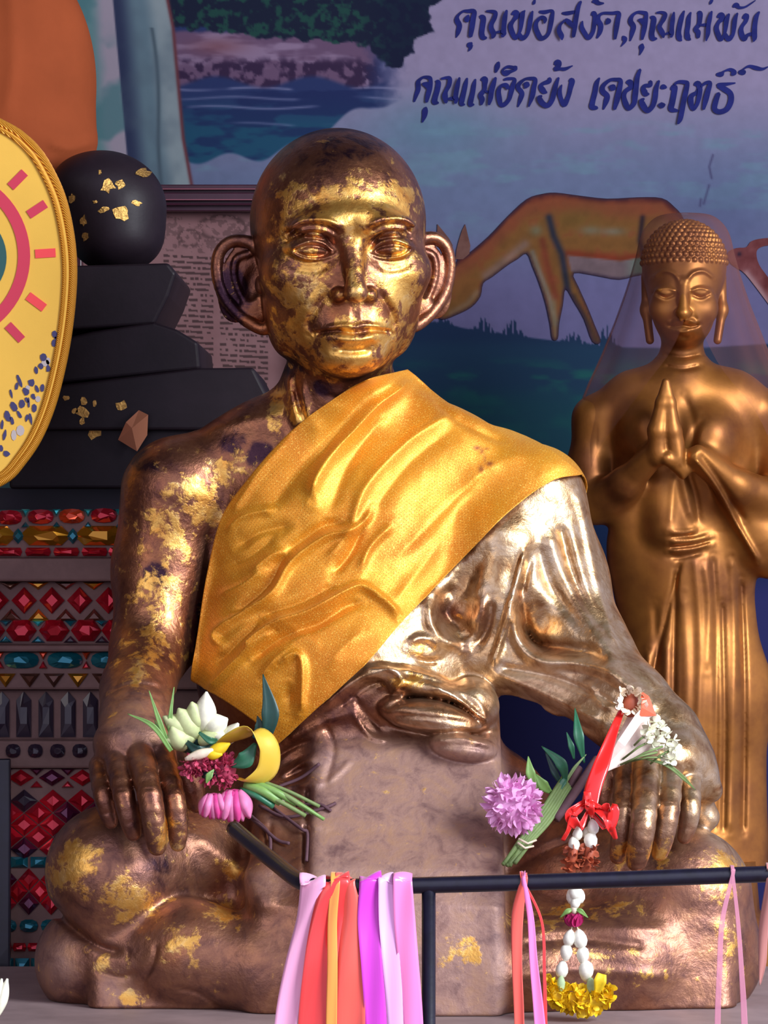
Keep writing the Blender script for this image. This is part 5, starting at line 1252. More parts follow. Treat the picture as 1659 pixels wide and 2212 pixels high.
# veil
m_veil = bpy.data.materials.new('sheer_mauve_veil'); m_veil.use_nodes = True; _t = NT(m_veil); _tr = _t.n('BsdfTransparent'); _tr.inputs[0].default_value = (1, 1, 1, 1); _df = _t.n('BsdfDiffuse'); _df.inputs[0].default_value = L4(140, 92, 84); _tl = _t.n('BsdfTranslucent'); _tl.inputs[0].default_value = L4(140, 92, 84)
_m1 = _t.n('MixShader'); _m1.inputs[0].default_value = 0.4; _t.l(_df.outputs[0], _m1.inputs[1]); _t.l(_tl.outputs[0], _m1.inputs[2]); _m2 = _t.n('MixShader'); _lw = _t.n('LayerWeight'); _lw.inputs[0].default_value = 0.3
_t.l(_t.mr(_lw.outputs['Facing'], 0.0, 1.0, 0.13, 0.62, False), _m2.inputs[0]); _t.l(_tr.outputs[0], _m2.inputs[1]); _t.l(_m1.outputs[0], _m2.inputs[2]); _t.l(_m2.outputs[0], _t.t.nodes['Material Output'].inputs['Surface'])
NR, NA = 60, 90; vv = []
rows = catmull([(462, 8, .006), (468, 60, .045), (500, 92, .066), (560, 108, .078), (640, 132, .085), (760, 178, .088), (860, 222, .082), (960, 246, .075), (1050, 256, .07), (1130, 262, .07)], NR)
for i, (py_, hw, hd) in enumerate(rows):
    for j in range(NA):
        t_ = j / (NA - 1); op = math.radians(62) * sstep(0.42, 0.95, i / NR) ** 0.8
        a = op + t_ * (2 * math.pi - 2 * op)
        wob = 1 + 0.022 * math.sin(a * 13) * min(1, i / 25)
        p = P(1480, py_, GY + .01); p[0] += R(hw, GY) * wob * math.sin(a); p[1] -= hd * wob * math.cos(a) * (1 if i < 30 else 1); vv.append(p)
vo = mesh_obj('veil', np.array(vv), grid_faces(NR, NA), m_veil)
tag(vo, 'sheer mauve veil hanging from the head of the golden standing figure', 'veil')
# ------------------------------------------------------------------ black pipe rail in front of the statue
rail = empty('pipe_rail', (0.1, -0.55, 0), 'black painted metal pipe rail running across in front of the big statue', 'railing')
rp = [P(*q) for q in ((505, 1790, -0.375), (545, 1824, -0.42), (600, 1868, -0.475), (640, 1899, -0.525), (672, 1912, -0.548), (720, 1916, -0.552), (925, 1912, -0.55), (1300, 1901, -0.55), (1600, 1890, -0.55), (1860, 1882, -0.55))]
rpc = catmull(np.array(rp), 60)
b = MB(); b.tube(rpc, R(18, -0.55), 20); b.build('top_rail', m_iron, rail)
def postat(px_):
    a = P(px_, 1910, -0.55); b = MB(); b.tube([(a[0], -0.55, a[2]), (a[0], -0.55, 0.012)], R(15, -.55), 18); b.lathe((a[0], -.55, 0), [(.03, 0), (.03, .012), (.012, .014)], 20); b.build('rail_post', m_iron, rail)
postat(926); postat(1830)
def railz(px_):
    i = np.argmin(np.abs(829.5 + rpc[:, 0] * FPX / (CD + rpc[:, 1]) - px_)); return rpc[i]

# satin ribbons looped over the rail
def satin(name, c, rough=0.28, a=1.0, **kw):
    m = mat(name, c, rough, 0.0, Sheen_Weight=0.4, Coat_Weight=0.15, **kw); t = NT(m)
    g_ = t.n('NewGeometry').outputs['Position']; mp = t.n('Mapping'); mp.inputs['Scale'].default_value = (700, 700, 30); t.l(g_, mp.inputs[0])
    t.l(t.bump(t.noise(1.0, 2, vec=mp.outputs[0]), 0.12, 0.0004), t.b.inputs['Normal'])
    if a < 1: t.b.inputs['Alpha'].default_value = a
    return m
m_pp = satin('pale_pink_satin', L4(250, 176, 214)); m_red_s = satin('red_orange_satin', L4(240, 62, 62)); m_coral = satin('coral_satin', L4(246, 96, 82)); m_or_s = satin('orange_yellow_satin', L4(250, 160, 70))
m_mag = satin('magenta_satin', L4(214, 62, 206)); m_lil = satin('lilac_satin', L4(240, 182, 236)); m_pink = satin('pink_satin', L4(246, 132, 196)); m_tp = satin('thin_pink_ribbon', L4(226, 150, 176), .4, .55)
def ribbon_strip(b, cs, ws, n=60, twist=0.0, wave=0.0, th=0.0006, seed=0, edge_dir=None):
    """cs: world centre points, ws: half widths in metres; lies across the view with slow waves"""
    c = catmull(np.array(cs), n); w = np.interp(np.linspace(0, 1, n), np.linspace(0, 1, len(ws)), ws)
    M = 9; V = []; base = len(b.v)
    for i in range(n):
        t = c[min(i + 1, n - 1)] - c[max(i - 1, 0)]; t /= np.linalg.norm(t)
        x = np.array((1.0, 0, 0)) if edge_dir is None else np.array(edge_dir, float); x = x - t * (x @ t); x /= np.linalg.norm(x); nr = np.cross(x, t)
        an = twist * math.sin(i / n * 5 + seed); x2 = x * math.cos(an) + nr * math.sin(an); n2 = np.cross(x2, t)
        for k in range(M):
            u = k / (M - 1) * 2 - 1
            V.append(c[i] + x2 * u * w[i] + n2 * wave * math.sin(u * 2.2 + i * 0.16 + seed) * min(1, i / 10))
    b.v.extend(map(tuple, V)); b.f.extend([tuple(int(a) + base for a in q) for q in grid_faces(n, M)])
    return b
def hang(name, label, m, pts, ws, twist=0.25, wave=0.0015, seed=0, group='ribbons tied to the rail', front=0.0):
    """pts: photo pixels (x, y) from the rail downwards"""
    r0 = railz(pts[0][0]); rr = R(18, -.55) + 0.0012 + front; x0 = r0[0]
    loop = [np.array((x0, r0[1] + rr * math.cos(a), r0[2] + rr * math.sin(a))) for a in np.linspace(-0.9, math.pi * 0.95, 8)]
    yy = r0[1] - rr
    down = [P(x, y, yy - 0.0035 * min(1, i)) for i, (x, y) in enumerate(pts[1:])]
    cs = loop + down; k = len(loop); wfull = [ws[0]] * k + list(ws[1:]); s_ = (CD - .55) / FPX / 2
    b = MB(); c = np.array(cs)
    ribbon_strip(b, cs, [w * s_ for w in wfull], 30 + 12 * len(pts), twist, wave, seed=seed)
    o = b.build(name, m, None); md = o.modifiers.new('s', 'SOLIDIFY'); md.thickness = 0.0005
    tag(o, label, 'ribbon', group); return o
hang('ribbon', 'pale pink satin ribbon at the left end of the bunch on the rail', m_pp, [(676, 0), (664, 1990), (640, 2090), (618, 2212), (600, 2420)], [58, 50, 50, 50, 50], .3, .002, 1.0)
hang('ribbon', 'wide red-orange satin ribbon next to the pale pink one on the rail', m_red_s, [(722, 0), (706, 1990), (692, 2090), (684, 2212), (680, 2420)], [62, 66, 72, 80, 84], .2, .003, 2.2, front=.0012)
hang('ribbon', 'coral satin ribbon between the orange-yellow and the magenta ribbon', m_coral, [(756, 0), (756, 1990), (757, 2090), (756, 2212), (756, 2420)], [44, 56, 62, 66, 70], .2, .003, 0.3, front=.0006)
hang('ribbon', 'narrow orange-yellow ribbon over the red-orange ribbons on the rail', m_or_s, [(716, 0), (718, 1990), (718, 2090), (716, 2212), (714, 2420)], [20, 20, 22, 24, 24], .1, .0006, 0, front=.004)
hang('ribbon', 'bright magenta satin ribbon in the bunch on the rail', m_mag, [(790, 0), (796, 1990), (803, 2090), (812, 2212), (820, 2420)], [48, 48, 46, 46, 46], .2, .002, 3.1, front=.002)
hang('ribbon', 'pale lilac satin ribbon just right of the magenta ribbon', m_lil, [(828, 0), (838, 1990), (850, 2090), (862, 2212), (870, 2420)], [34, 42, 46, 50, 50], .25, .002, 4.0, front=.0012)
hang('ribbon', 'pink satin ribbon at the right end of the bunch, beside the rail post', m_pink, [(860, 0), (874, 1990), (882, 2090), (892, 2212), (900, 2420)], [42, 46, 46, 44, 44], .15, .0015, 5.0, front=.0024)
hang('ribbon', 'coral red ribbon hanging alone left of the flower garland', m_coral, [(1140, 0), (1118, 1975), (1117, 2080), (1122, 2212), (1124, 2420)], [16, 26, 22, 22, 24], .3, .001, 1.2)
hang('ribbon', 'narrow pink ribbon beside the coral red ribbon, left of the garland', m_pink, [(1143, 0), (1146, 1980), (1153, 2080), (1166, 2212), (1180, 2420)], [9, 14, 18, 24, 26], .3, .0006, 2.0, front=.0012)
hang('ribbon', 'thread-thin red ribbon touching the marigolds of the garland on their left', m_red_s, [(1150, 0), (1170, 1990), (1176, 2100), (1178, 2212), (1182, 2420)], [5, 6, 7, 9, 10], .1, .0, 0, front=.0006)
hang('ribbon', 'faint thin pink ribbon over the knee, left one of the pair at the right', m_tp, [(1566, 0), (1560, 1990), (1554, 2100), (1550, 2212), (1548, 2420)], [8, 11, 12, 13, 13], .1, .0)
hang('ribbon', 'faint thin pink ribbon over the knee, right one of the pair at the right', m_tp, [(1576, 0), (1594, 1990), (1602, 2100), (1608, 2212), (1612, 2420)], [7, 9, 11, 14, 14], .1, .0)
hang('ribbon', 'short brownish pink ribbon with a knot at the right edge of the rail', satin('brown_pink_ribbon', L4(176, 112, 104), .5), [(1648, 0), (1650, 2000), (1647, 2080), (1642, 2128)], [20, 22, 16, 3], .4, .001, 1.0)

# ------------------------------------------------------------------ offerings
GS = S.eval((-0.45, -0.36, 1.0), (0.45, 0.1, 1.36), 0.005, 0.09)
def on(x, y, off=0.004, y0=-0.34, y1=0.06):
    """point on the statue's surface seen at a photo pixel, lifted by off towards the viewer"""
    d = hit_depth(GS, np.array([float(x)]), np.array([float(y)]), off, y0, y1, 160)[0]; return P(x, y, d)
def matte(name, c, rough=0.6, **kw): return vary(mat(name, c, rough, 0.0, **kw), 120, 0.14)
m_white = matte('jasmine_white', L4(242, 240, 226), .5, Subsurface_Weight=0.2, Subsurface_Radius=(.004, .004, .003)); m_yel = matte('marigold_yellow', L4(246, 206, 30)); m_redb = mat('red_plastic_ribbon', L4(226, 40, 38), 0.25, 0, Coat_Weight=.5)
m_brn = matte('dried_brown_petal', L4(162, 76, 46)); m_rose = matte('crimson_rose', L4(178, 26, 96)); m_stem = matte('green_stem', L4(112, 134, 78)); m_gleaf = matte('green_leaf', L4(44, 104, 74), .4); m_gl2 = matte('light_green_leaf', L4(120, 160, 84), .45)
m_pinkf = matte('pink_petal', L4(236, 172, 220)); m_cream = matte('cream_petal', L4(240, 222, 196)); m_paper = matte('pinkish_paper', L4(248, 226, 214), .5); m_redpap = matte('red_orange_paper', L4(240, 92, 58)); m_twig = matte('dry_twig', L4(92, 62, 70), .8)
m_lotus = matte('pale_green_petal', L4(200, 210, 152), .5); m_wpet = matte('white_petal', L4(240, 240, 214), .45); m_gold_r = mat('yellow_satin_ribbon', L4(226, 190, 66), .3, .1, Coat_Weight=.3); m_ruf = matte('raspberry_flower', L4(186, 66, 96)); m_rosep = matte('magenta_pink_bud', L4(212, 66, 140)); m_bud2 = matte('pale_pink_bud', L4(226, 128, 176)); m_deepg = matte('dark_green_leaf', L4(24, 62, 56), .4)

def petal_mesh(L, Wd, cup=0.3, n=6, m=5, point=1.0, th=0.0):
    """leaf/petal: base at origin, grows along +z, faces -y"""
    v = []; f = []
    for i in range(n + 1):
        t = i / n; w = Wd * (math.sin(math.pi * min(1, 0.08 + t * 0.92)) ** (0.8)) * (1 if point <= 0 else 1)
        for k in range(m):
            u = k / (m - 1) * 2 - 1
            v.append((u * w, -cup * L * t * t * 0.5 + abs(u) ** 2 * w * 0.35 * -1, L * t))
    f = [tuple(int(a) for a in q) for q in grid_faces(n + 1, m)]; return v, f
def shared(name, v, f, m, smooth=True):
    me = bpy.data.meshes.new(name); me.from_pydata([tuple(a) for a in v], [], [tuple(q) for q in f]); me.materials.append(m)
    me.polygons.foreach_set('use_smooth', [smooth] * len(me.polygons)); return me
def inst(name, me, par, loc, direction=None, roll=0.0, scale=1.0):
    o = bpy.data.objects.new(name, me); COL.objects.link(o); o.parent = par; o.location = Vector(tuple(loc)) - world_loc(par)
    if direction is not None:
        q = Vector(tuple(direction)).to_track_quat('Z', 'Y'); o.rotation_euler = (q.to_matrix() @ Matrix.Rotation(roll, 3, 'Z')).to_euler()
    o.scale = (scale,) * 3 if not hasattr(scale, '__len__') else scale
    return o
def facing(direction, front=(0, -1, 0)):
    """rotation with +z along direction and -y turned to the viewer"""
    z = Vector(tuple(direction)).normalized(); y = -Vector(front); y = (y - z * y.dot(z)); 
    if y.length < 1e-4: y = Vector((1, 0, 0)); y = y - z * y.dot(z)
    y.normalize(); x = y.cross(z); return Matrix((x, y, z)).transposed()
def leaf_obj(name, par, pts, ws, m, th=0.0006, fold=0.25):
    """long leaf along world points, half widths in metres, folded along its midrib"""
    n = 18; c = catmull(np.array(pts), n); w = np.interp(np.linspace(0, 1, n), np.linspace(0, 1, len(ws)), ws); V = []
    for i in range(n):
        t = c[min(i + 1, n - 1)] - c[max(i - 1, 0)]; t /= np.linalg.norm(t); x = np.cross(t, (0, 1, 0)); x /= max(np.linalg.norm(x), 1e-6); nr = np.cross(x, t); nr = nr if nr[1] < 0 else -nr
        for u in (-1, -.5, 0, .5, 1): V.append(c[i] + x * u * w[i] + nr * abs(u) * w[i] * fold)
    o = mesh_obj(name, np.array(V), grid_faces(n, 5), m, par); md = o.modifiers.new('s', 'SOLIDIFY'); md.thickness = th; return o

# flower garland hanging off the hand by a red ribbon
gy0 = -0.325
gar = empty('flower_garland', P(1245, 2190, gy0), 'jasmine and marigold garland hanging by a red bow over the pipe rail', 'garland')
b = MB(); ribbon_strip(b, [P(1345, 1530, -.25), P(1325, 1580, -.285), P(1300, 1650, -.31), P(1282, 1700, -.32), P(1272, 1748, gy0 - .003)], [R(w / 2, -.3) for w in (12, 20, 34, 36, 34)], 40, .25, .001)
o = b.build('red_ribbon', m_redb, gar); o.modifiers.new('s', 'SOLIDIFY').thickness = .0006
for pts, ws in (([(1272, 1735), (1240, 1755), (1228, 1790), (1216, 1815)], (14, 24, 16, 10)), ([(1272, 1735), (1305, 1760), (1318, 1785), (1330, 1812)], (14, 26, 20, 8)), ([(1270, 1728), (1250, 1745), (1232, 1762), (1252, 1786), (1270, 1752)], (10, 22, 28, 20, 8)),
                ([(1272, 1728), (1296, 1745), (1325, 1748), (1312, 1790), (1276, 1752)], (10, 22, 26, 22, 8)), ([(1255, 1742), (1272, 1735), (1290, 1742)], (14, 18, 14)), ([(1268, 1710), (1273, 1740), (1279, 1765)], (16, 22, 14))):
    b = MB(); k = len(pts); ribbon_strip(b, [P(x, y, gy0 - .006 - .008 * math.sin(i / (k - 1) * math.pi)) for i, (x, y) in enumerate(pts)], [R(w / 2, gy0) for w in ws], 26, .5, .001, edge_dir=(.5, .2, .8) if abs(pts[-1][0] - pts[0][0]) > 25 else None)
    o = b.build('bow_loop', m_redb, gar); o.modifiers.new('s', 'SOLIDIFY').thickness = .0006
def bud_mesh():
    b = MB(); r = R(12.5, gy0); b.lathe((0, 0, 0), [(r * .25, -r * 1.35), (r * .75, -r * 1.0), (r, -r * .35), (r * .92, r * .3), (r * .6, r * .95), (r * .18, r * 1.35)], 10); return b
bm_ = bud_mesh(); bud = shared('jasmine_bud', bm_.v, bm_.f, m_white)
for x, y, dy, sc in ((1248, 1801, 0, .9), (1240, 1824, 0, 1.05), (1281, 1786, 0, 1.0), (1276, 1818, 0, 1.2), (1234, 1897, 0, 1.1), (1262, 1898, 0, 1.05), (1243, 1925, 0, 1.15), (1236, 1936, .004, 1.1), (1252, 1936, .004, 1.0), (1243, 1948, 0, .9),
                     (1230, 2026, 0, 1.1), (1253, 2028, 0, 1.25), (1223, 2058, 0, 1.1), (1259, 2064, 0, 1.15), (1214, 2094, 0, 1.15), (1266, 2098, 0, 1.35), (1243, 1912, .006, 1.0), (1268, 1799, .008, .8)):
    d = Vector((random.uniform(-.25, .25), random.uniform(-.2, .2), 1 if random.random() > .3 else -1)); inst('jasmine_bud', bud, gar, P(x, y, gy0 + dy), d, random.random() * 6, sc)
# dried brown rolls
pv, pf = petal_mesh(R(20, gy0), R(7, gy0), .5, 4, 3)
brn = shared('brown_petal', pv, pf, m_brn)
for cx, hgt in ((1237, 1850), (1272, 1845)):
    for k in range(46):
        a = random.random() * 2 * math.pi; z = random.uniform(-26, 30); rr = 17
        p = P(cx + rr * .6 * math.sin(a) - 0.08 * z, hgt + z, gy0); p[1] -= R(rr * .6, gy0) * math.cos(a)
        d = (math.sin(a), -math.cos(a), random.uniform(-.7, .7)); o = inst('brown_petal', brn, gar, p, d, random.random() * 6, random.uniform(.6, 1.0))
b = MB(); b.tube([P(1240, 1825, gy0), P(1237, 1850, gy0), P(1233, 1885, gy0)], R(11, gy0), 10); b.tube([P(1277, 1822, gy0), P(1272, 1850, gy0), P(1263, 1885, gy0)], R(11, gy0), 10); b.build('flower_core', m_brn, gar)
# rose
b = MB()
for k in range(9):
    a = k * 2.4; r0 = R(8 + k * 1.1, gy0); c = P(1240, 1985, gy0); v, f = petal_mesh(R(30, gy0), R(13, gy0), -.2, 5, 5); M = facing((0.35 * math.sin(a), -0.35 * math.cos(a), 1), (math.sin(a), -math.cos(a), 0))
    b.add([Vector(tuple(c)) + Vector((math.sin(a) * r0 * .6, -math.cos(a) * r0 * .6, -R(16, gy0))) + M @ Vector(q) for q in v], f)
b.build('rose_head', m_rose, gar)
for s_ in (-1, 1): leaf_obj('calyx_leaf', gar, [P(1240, 1965, gy0), P(1240 + s_ * 14, 1968, gy0 - .003), P(1240 + s_ * 30, 1982, gy0)], [.0005, R(6, gy0), .0004], m_gl2)
b = MB(); b.blob(P(1240, 1963, gy0), (R(8, gy0), R(8, gy0), R(12, gy0))); b.build('rose_calyx', m_cream, gar)
# string through everything
for pts in ([(1272, 1745), (1250, 1800), (1237, 1850), (1240, 1960), (1232, 2020), (1212, 2110), (1210, 2135)], [(1272, 1745), (1278, 1800), (1270, 1850), (1242, 1960), (1254, 2030), (1267, 2100), (1275, 2135)]):
    b = MB(); b.tube(catmull(np.array([P(x, y, gy0) for x, y in pts]), 30), .0006, 6); b.build('thread', m_cream, gar)
for x, y in ((1212, 2125), (1276, 2128)):
    b = MB(); b.blob(P(x, y, gy0 - .006), (R(9, gy0), R(7, gy0), R(17, gy0))); b.build('green_calyx', matte('calyx_green', L4(176, 200, 150)), gar)
# marigolds: a drooping roll of ruffled petals
v, f = petal_mesh(R(17, gy0), R(9.5, gy0), .5, 4, 4); mg = shared('marigold_petal', v, f, m_yel)
b = MB(); arc = [(1182, 2128, 15), (1200, 2150, 20), (1228, 2160, 24), (1262, 2162, 25), (1296, 2158, 21), (1322, 2146, 13)]
b.tube(catmull(np.array([P(x, y, gy0) for x, y, r in arc]), 24), list(np.interp(np.linspace(0, 1, 24), np.linspace(0, 1, 6), [R(r * .75, gy0) for *_, r in arc])), 12); b.build('marigold_core', m_yel, gar)
for k in range(230):
    t = random.random() * 5; i = min(4, int(t)); u = t - i; x = arc[i][0] * (1 - u) + arc[i + 1][0] * u; y = arc[i][1] * (1 - u) + arc[i + 1][1] * u; r = arc[i][2] * (1 - u) + arc[i + 1][2] * u
    a = random.uniform(-.5, .5) * math.pi * 1.5; dx = random.uniform(-.6, .6)
    p = P(x, y, gy0) + np.array((0, -math.cos(a) * R(r * .72, gy0), -math.sin(a) * R(r * .85, gy0))); inst('marigold_petal', mg, gar, p, (dx, -math.cos(a), -math.sin(a)), random.random() * 6, random.uniform(.7, 1.15))
leaf_obj('marigold_petal', gar, [P(1290, 2145, gy0 - .01), P(1296, 2120, gy0 - .014), P(1300, 2104, gy0 - .012)], [R(6, gy0), R(14, gy0), R(10, gy0)], m_yel)

# paper cone of white flowers resting on the hand
cone = empty('flower_cone', P(1300, 1668, -.22), 'pinkish paper cone of small white flowers lying on the right-hand sleeve of the monk statue', 'bouquet')
tip = P(1300, 1668, -.262); mouth = P(1402, 1572, -.245); ax = mouth - tip; L_ = np.linalg.norm(ax); ax /= L_; e1 = np.cross(ax, (0, 1, 0)); e1 /= np.linalg.norm(e1); e2 = np.cross(ax, e1)
V = []; n = 30
for i in range(n):
    a = math.radians(-20 + 250 * i / (n - 1)); 
    for t in np.linspace(0, 1, 10): rr = (R(2, -.25) + t * R(52, -.25)); V.append(tip + ax * L_ * t * (1 + .10 * math.sin(a * 2)) + (e1 * math.cos(a) + e2 * math.sin(a) * .45) * rr)
o = mesh_obj('paper_wrap', np.array(V), grid_faces(n, 10), m_paper, cone); o.modifiers.new('s', 'SOLIDIFY').thickness = .0006
q = [P(1302, 1662, -.272), P(1335, 1600, -.275), P(1372, 1545, -.275), P(1388, 1528, -.27), P(1412, 1545, -.262), P(1385, 1562, -.272), P(1350, 1612, -.277)]
b = MB(); b.add(q, [(0, 6, 1), (1, 6, 5, 2), (2, 5, 4, 3)]); o = b.build('paper_fold', m_paper, cone, False); o.modifiers.new('s', 'SOLIDIFY').thickness = .0006
q = [P(1384, 1492, -.262), P(1402, 1504, -.264), P(1418, 1546, -.266), P(1380, 1548, -.272), P(1386, 1528, -.272)]
b = MB(); b.add(q, [(0, 4, 3, 2, 1)]); o = b.build('red_paper_corner', m_redpap, cone, False); o.modifiers.new('s', 'SOLIDIFY').thickness = .0006
v, f = petal_mesh(R(13, -.25), R(6.5, -.25), .3, 4, 3); wp = shared('white_petal', v, f, m_wpet)
def floret(par, c, nrm, k=5, sc=1.0, me=wp, nm='white_petal'):
    nrm = Vector(nrm).normalized(); t = nrm.orthogonal().normalized(); s_ = nrm.cross(t)
    for i in range(k):
        a = i * 2 * math.pi / k + random.random() * .3; d = (t * math.cos(a) + s_ * math.sin(a)) + nrm * random.uniform(.15, .5); inst(nm, me, par, c, d, random.random(), sc * random.uniform(.85, 1.1))
for x, y in ((1405, 1572), (1422, 1588), (1400, 1592), (1440, 1584), (1455, 1598), (1438, 1606), (1448, 1626), (1462, 1622), (1430, 1566), (1416, 1560), (1398, 1580), (1458, 1612), (1452, 1640), (1440, 1640), (1410, 1606)):
    c = P(x, y, -.268 + random.uniform(-.004, .006)); floret(cone, c, (random.uniform(-.6, .6), -1, random.uniform(-.3, .6)), 5, random.uniform(1.1, 1.5))
v, f = petal_mesh(R(15, -.25), R(7, -.25), .5, 4, 3); cp = shared('cream_petal', v, f, m_cream)
for k in range(64):
    a = random.random() * 6.28; rr = random.uniform(17, 28); x, y = 1362 + rr * .9 * math.cos(a), 1516 + rr * 1.0 * math.sin(a)
    if y > 1535 and x > 1350: continue
    inst('cream_petal', cp, cone, P(x, y, -.262 + random.uniform(-.006, .004)), (math.cos(a) * .7, -.9, -math.sin(a) * .7), random.random() * 6, random.uniform(.9, 1.35))
b = MB(); b.blob(P(1362, 1524, -.255), (R(20, -.25), R(14, -.25), R(26, -.25)), 14, 10); b.build('dried_centre', m_brn, cone)
for x0, y0_, x1, y1 in ((1345, 1640, 1410, 1598), (1350, 1650, 1432, 1612), (1360, 1645, 1440, 1636), (1340, 1652, 1420, 1625), (1370, 1610, 1400, 1588), (1405, 1650, 1445, 1622)):
    b = MB(); b.tube([P(x0, y0_, -.262), P((x0 + x1) / 2, (y0_ + y1) / 2 - 4, -.272), P(x1, y1, -.268)], .0011, 6); b.build('stem', m_stem, cone)
leaf_obj('leaf', cone, [P(1395, 1640, -.262), P(1440, 1652, -.27), P(1476, 1680, -.262), P(1502, 1706, -.245)], [.0006, .0022, .0022, .0004], m_stem)

# pink pompon flower with stems and long leaves
pk = empty('pink_flower_sprig', P(1110, 1868, -.2), 'fluffy pink flower with green stems and long leaves beside the belly of the monk statue', 'flower')
pc = P(1108, 1738, -.235)
v, f = petal_mesh(R(24, -.24), R(7, -.24), -.6, 5, 4); pm = shared('pink_petal', v, f, m_pinkf)
b = MB(); b.blob(pc, (R(48, -.24), R(36, -.24), R(50, -.24)), 16, 12); b.build('flower_centre', m_pinkf, pk)
for k in range(230):
    z = 1 - 2 * (k + .5) / 230; a = k * 2.39996; r_ = math.sqrt(1 - z * z); d = Vector((r_ * math.cos(a), z, r_ * math.sin(a)))
    if d.y > .45: continue
    inst('pink_petal', pm, pk, Vector(tuple(pc)) + Vector((d.x * R(46, -.24), d.y * R(34, -.24), d.z * R(48, -.24))), d + Vector((random.uniform(-.5, .5), random.uniform(-.3, .3), random.uniform(-.5, .5))), random.random() * 6, random.uniform(.75, 1.15))
for i in range(6):
    o_ = (i - 2.5) * 5; b = MB(); b.tube(catmull(np.array([P(1225 + o_ * .6, 1690 + o_, -.19), P(1180 + o_ * .7, 1760 + o_, -.215), P(1140 + o_ * .6, 1810 + o_ * .7, -.235), P(1098 + o_ * 1.1 + random.uniform(-6, 6), 1872 + abs(o_) * -.6, -.262)]), 16), R(4.6, -.22), 8); b.build('stem', m_stem, pk)
b = MB(); b.tube([P(1118, 1820, -.25), P(1134, 1832, -.252), P(1152, 1828, -.24)], .0012, 6); b.tube([P(1120, 1812, -.25), P(1140, 1822, -.252), P(1158, 1815, -.24)], .0012, 6); b.build('tie', m_cream, pk)
for pts, ws, m in (([(1158, 1705, -.22), (1146, 1670, -.225), (1141, 1634, -.22)], (3, 11, 1), m_gl2), ([(1190, 1712, -.2), (1172, 1695, -.21), (1156, 1672, -.21)], (4, 13, 2), m_gl2), ([(1222, 1690, -.19), (1212, 1650, -.2), (1170, 1612, -.19)], (3, 13, 1), m_gleaf),
                   ([(1215, 1700, -.19), (1198, 1668, -.195), (1178, 1625, -.19)], (2, 8, 1), m_deepg), ([(1262, 1648, -.17), (1250, 1590, -.175), (1242, 1530, -.16)], (2, 12, 1), m_gleaf), ([(1240, 1640, -.17), (1234, 1612, -.175), (1224, 1582, -.17)], (2, 7, 1), m_gleaf),
                   ([(1216, 1700, -.19), (1240, 1660, -.18), (1266, 1630, -.17)], (3, 4, 1), m_stem), ([(1200, 1720, -.2), (1216, 1690, -.195), (1224, 1680, -.19)], (3, 8, 1), m_gleaf)):
    leaf_obj('leaf', pk, [P(*p) for p in pts], [R(w, -.2) for w in ws], m)
# dark dried sprigs behind it, on the lap
for pts in ([(1250, 1660, -.16), (1220, 1720, -.19), (1170, 1770, -.21)], [(1290, 1640, -.16), (1250, 1700, -.19), (1200, 1770, -.21)]):
    b = MB(); b.tube(catmull(np.array([P(*p) for p in pts]), 12), R(10, -.19), 8); b.build('dried_stalk', m_twig, pk)

# bouquet held at the left hand
bq = empty('mixed_bouquet', P(500, 1790, -.24), 'mixed bouquet of pale lotus, pink flowers and yellow ribbon by the bare left-hand-side hand', 'bouquet')
BY = -.255
def bigpetal(par, base, tipp, w, m, name='lotus_petal', bulge=.010, fr=(0, -1, 0)):
    a, b_ = np.array(base), np.array(tipp); n = 12; V = []
    ax_ = b_ - a; L = np.linalg.norm(ax_); ax_ /= L; x = np.cross(ax_, (0, 1, 0)); x /= np.linalg.norm(x); nr = np.array((0, -1.0, 0)); nr = nr - ax_ * (nr @ ax_); nr /= np.linalg.norm(nr)
    for i in range(n + 1):
        t = i / n; hw = w * math.sin(math.pi * (0.10 + .90 * t) ** 1.1) if t < 1 else 0.0004
        for u in np.linspace(-1, 1, 7): V.append(a + ax_ * L * t + x * u * hw + nr * (bulge * math.sin(math.pi * t) * (1 - u * u)))
    o = mesh_obj(name, np.array(V), grid_faces(n + 1, 7), m, par); o.modifiers.new('s', 'SOLIDIFY').thickness = .0008; return o
for base, tp, w, m in (((425, 1590), (352, 1548), 26, m_lotus), ((430, 1600), (385, 1530), 30, m_lotus), ((430, 1590), (352, 1600), 22, m_lotus), ((440, 1590), (446, 1494), 24, m_wpet), ((440, 1580), (492, 1552), 26, m_wpet), ((432, 1580), (414, 1516), 24, m_lotus),
                       ((455, 1585), (500, 1600), 16, m_wpet), ((480, 1610), (515, 1562), 16, m_wpet), ((400, 1620), (370, 1570), 26, m_lotus), ((430, 1605), (470, 1586), 20, m_lotus)):
    bigpetal(bq, P(*base, BY + .012), P(*tp, BY - random.uniform(0, .008)), R(w, BY), m)
b = MB(); b.blob(P(415, 1595, BY + .02), (R(46, BY), .014, R(34, BY)), 14, 10); b.build('lotus_heart', m_deepg, bq)
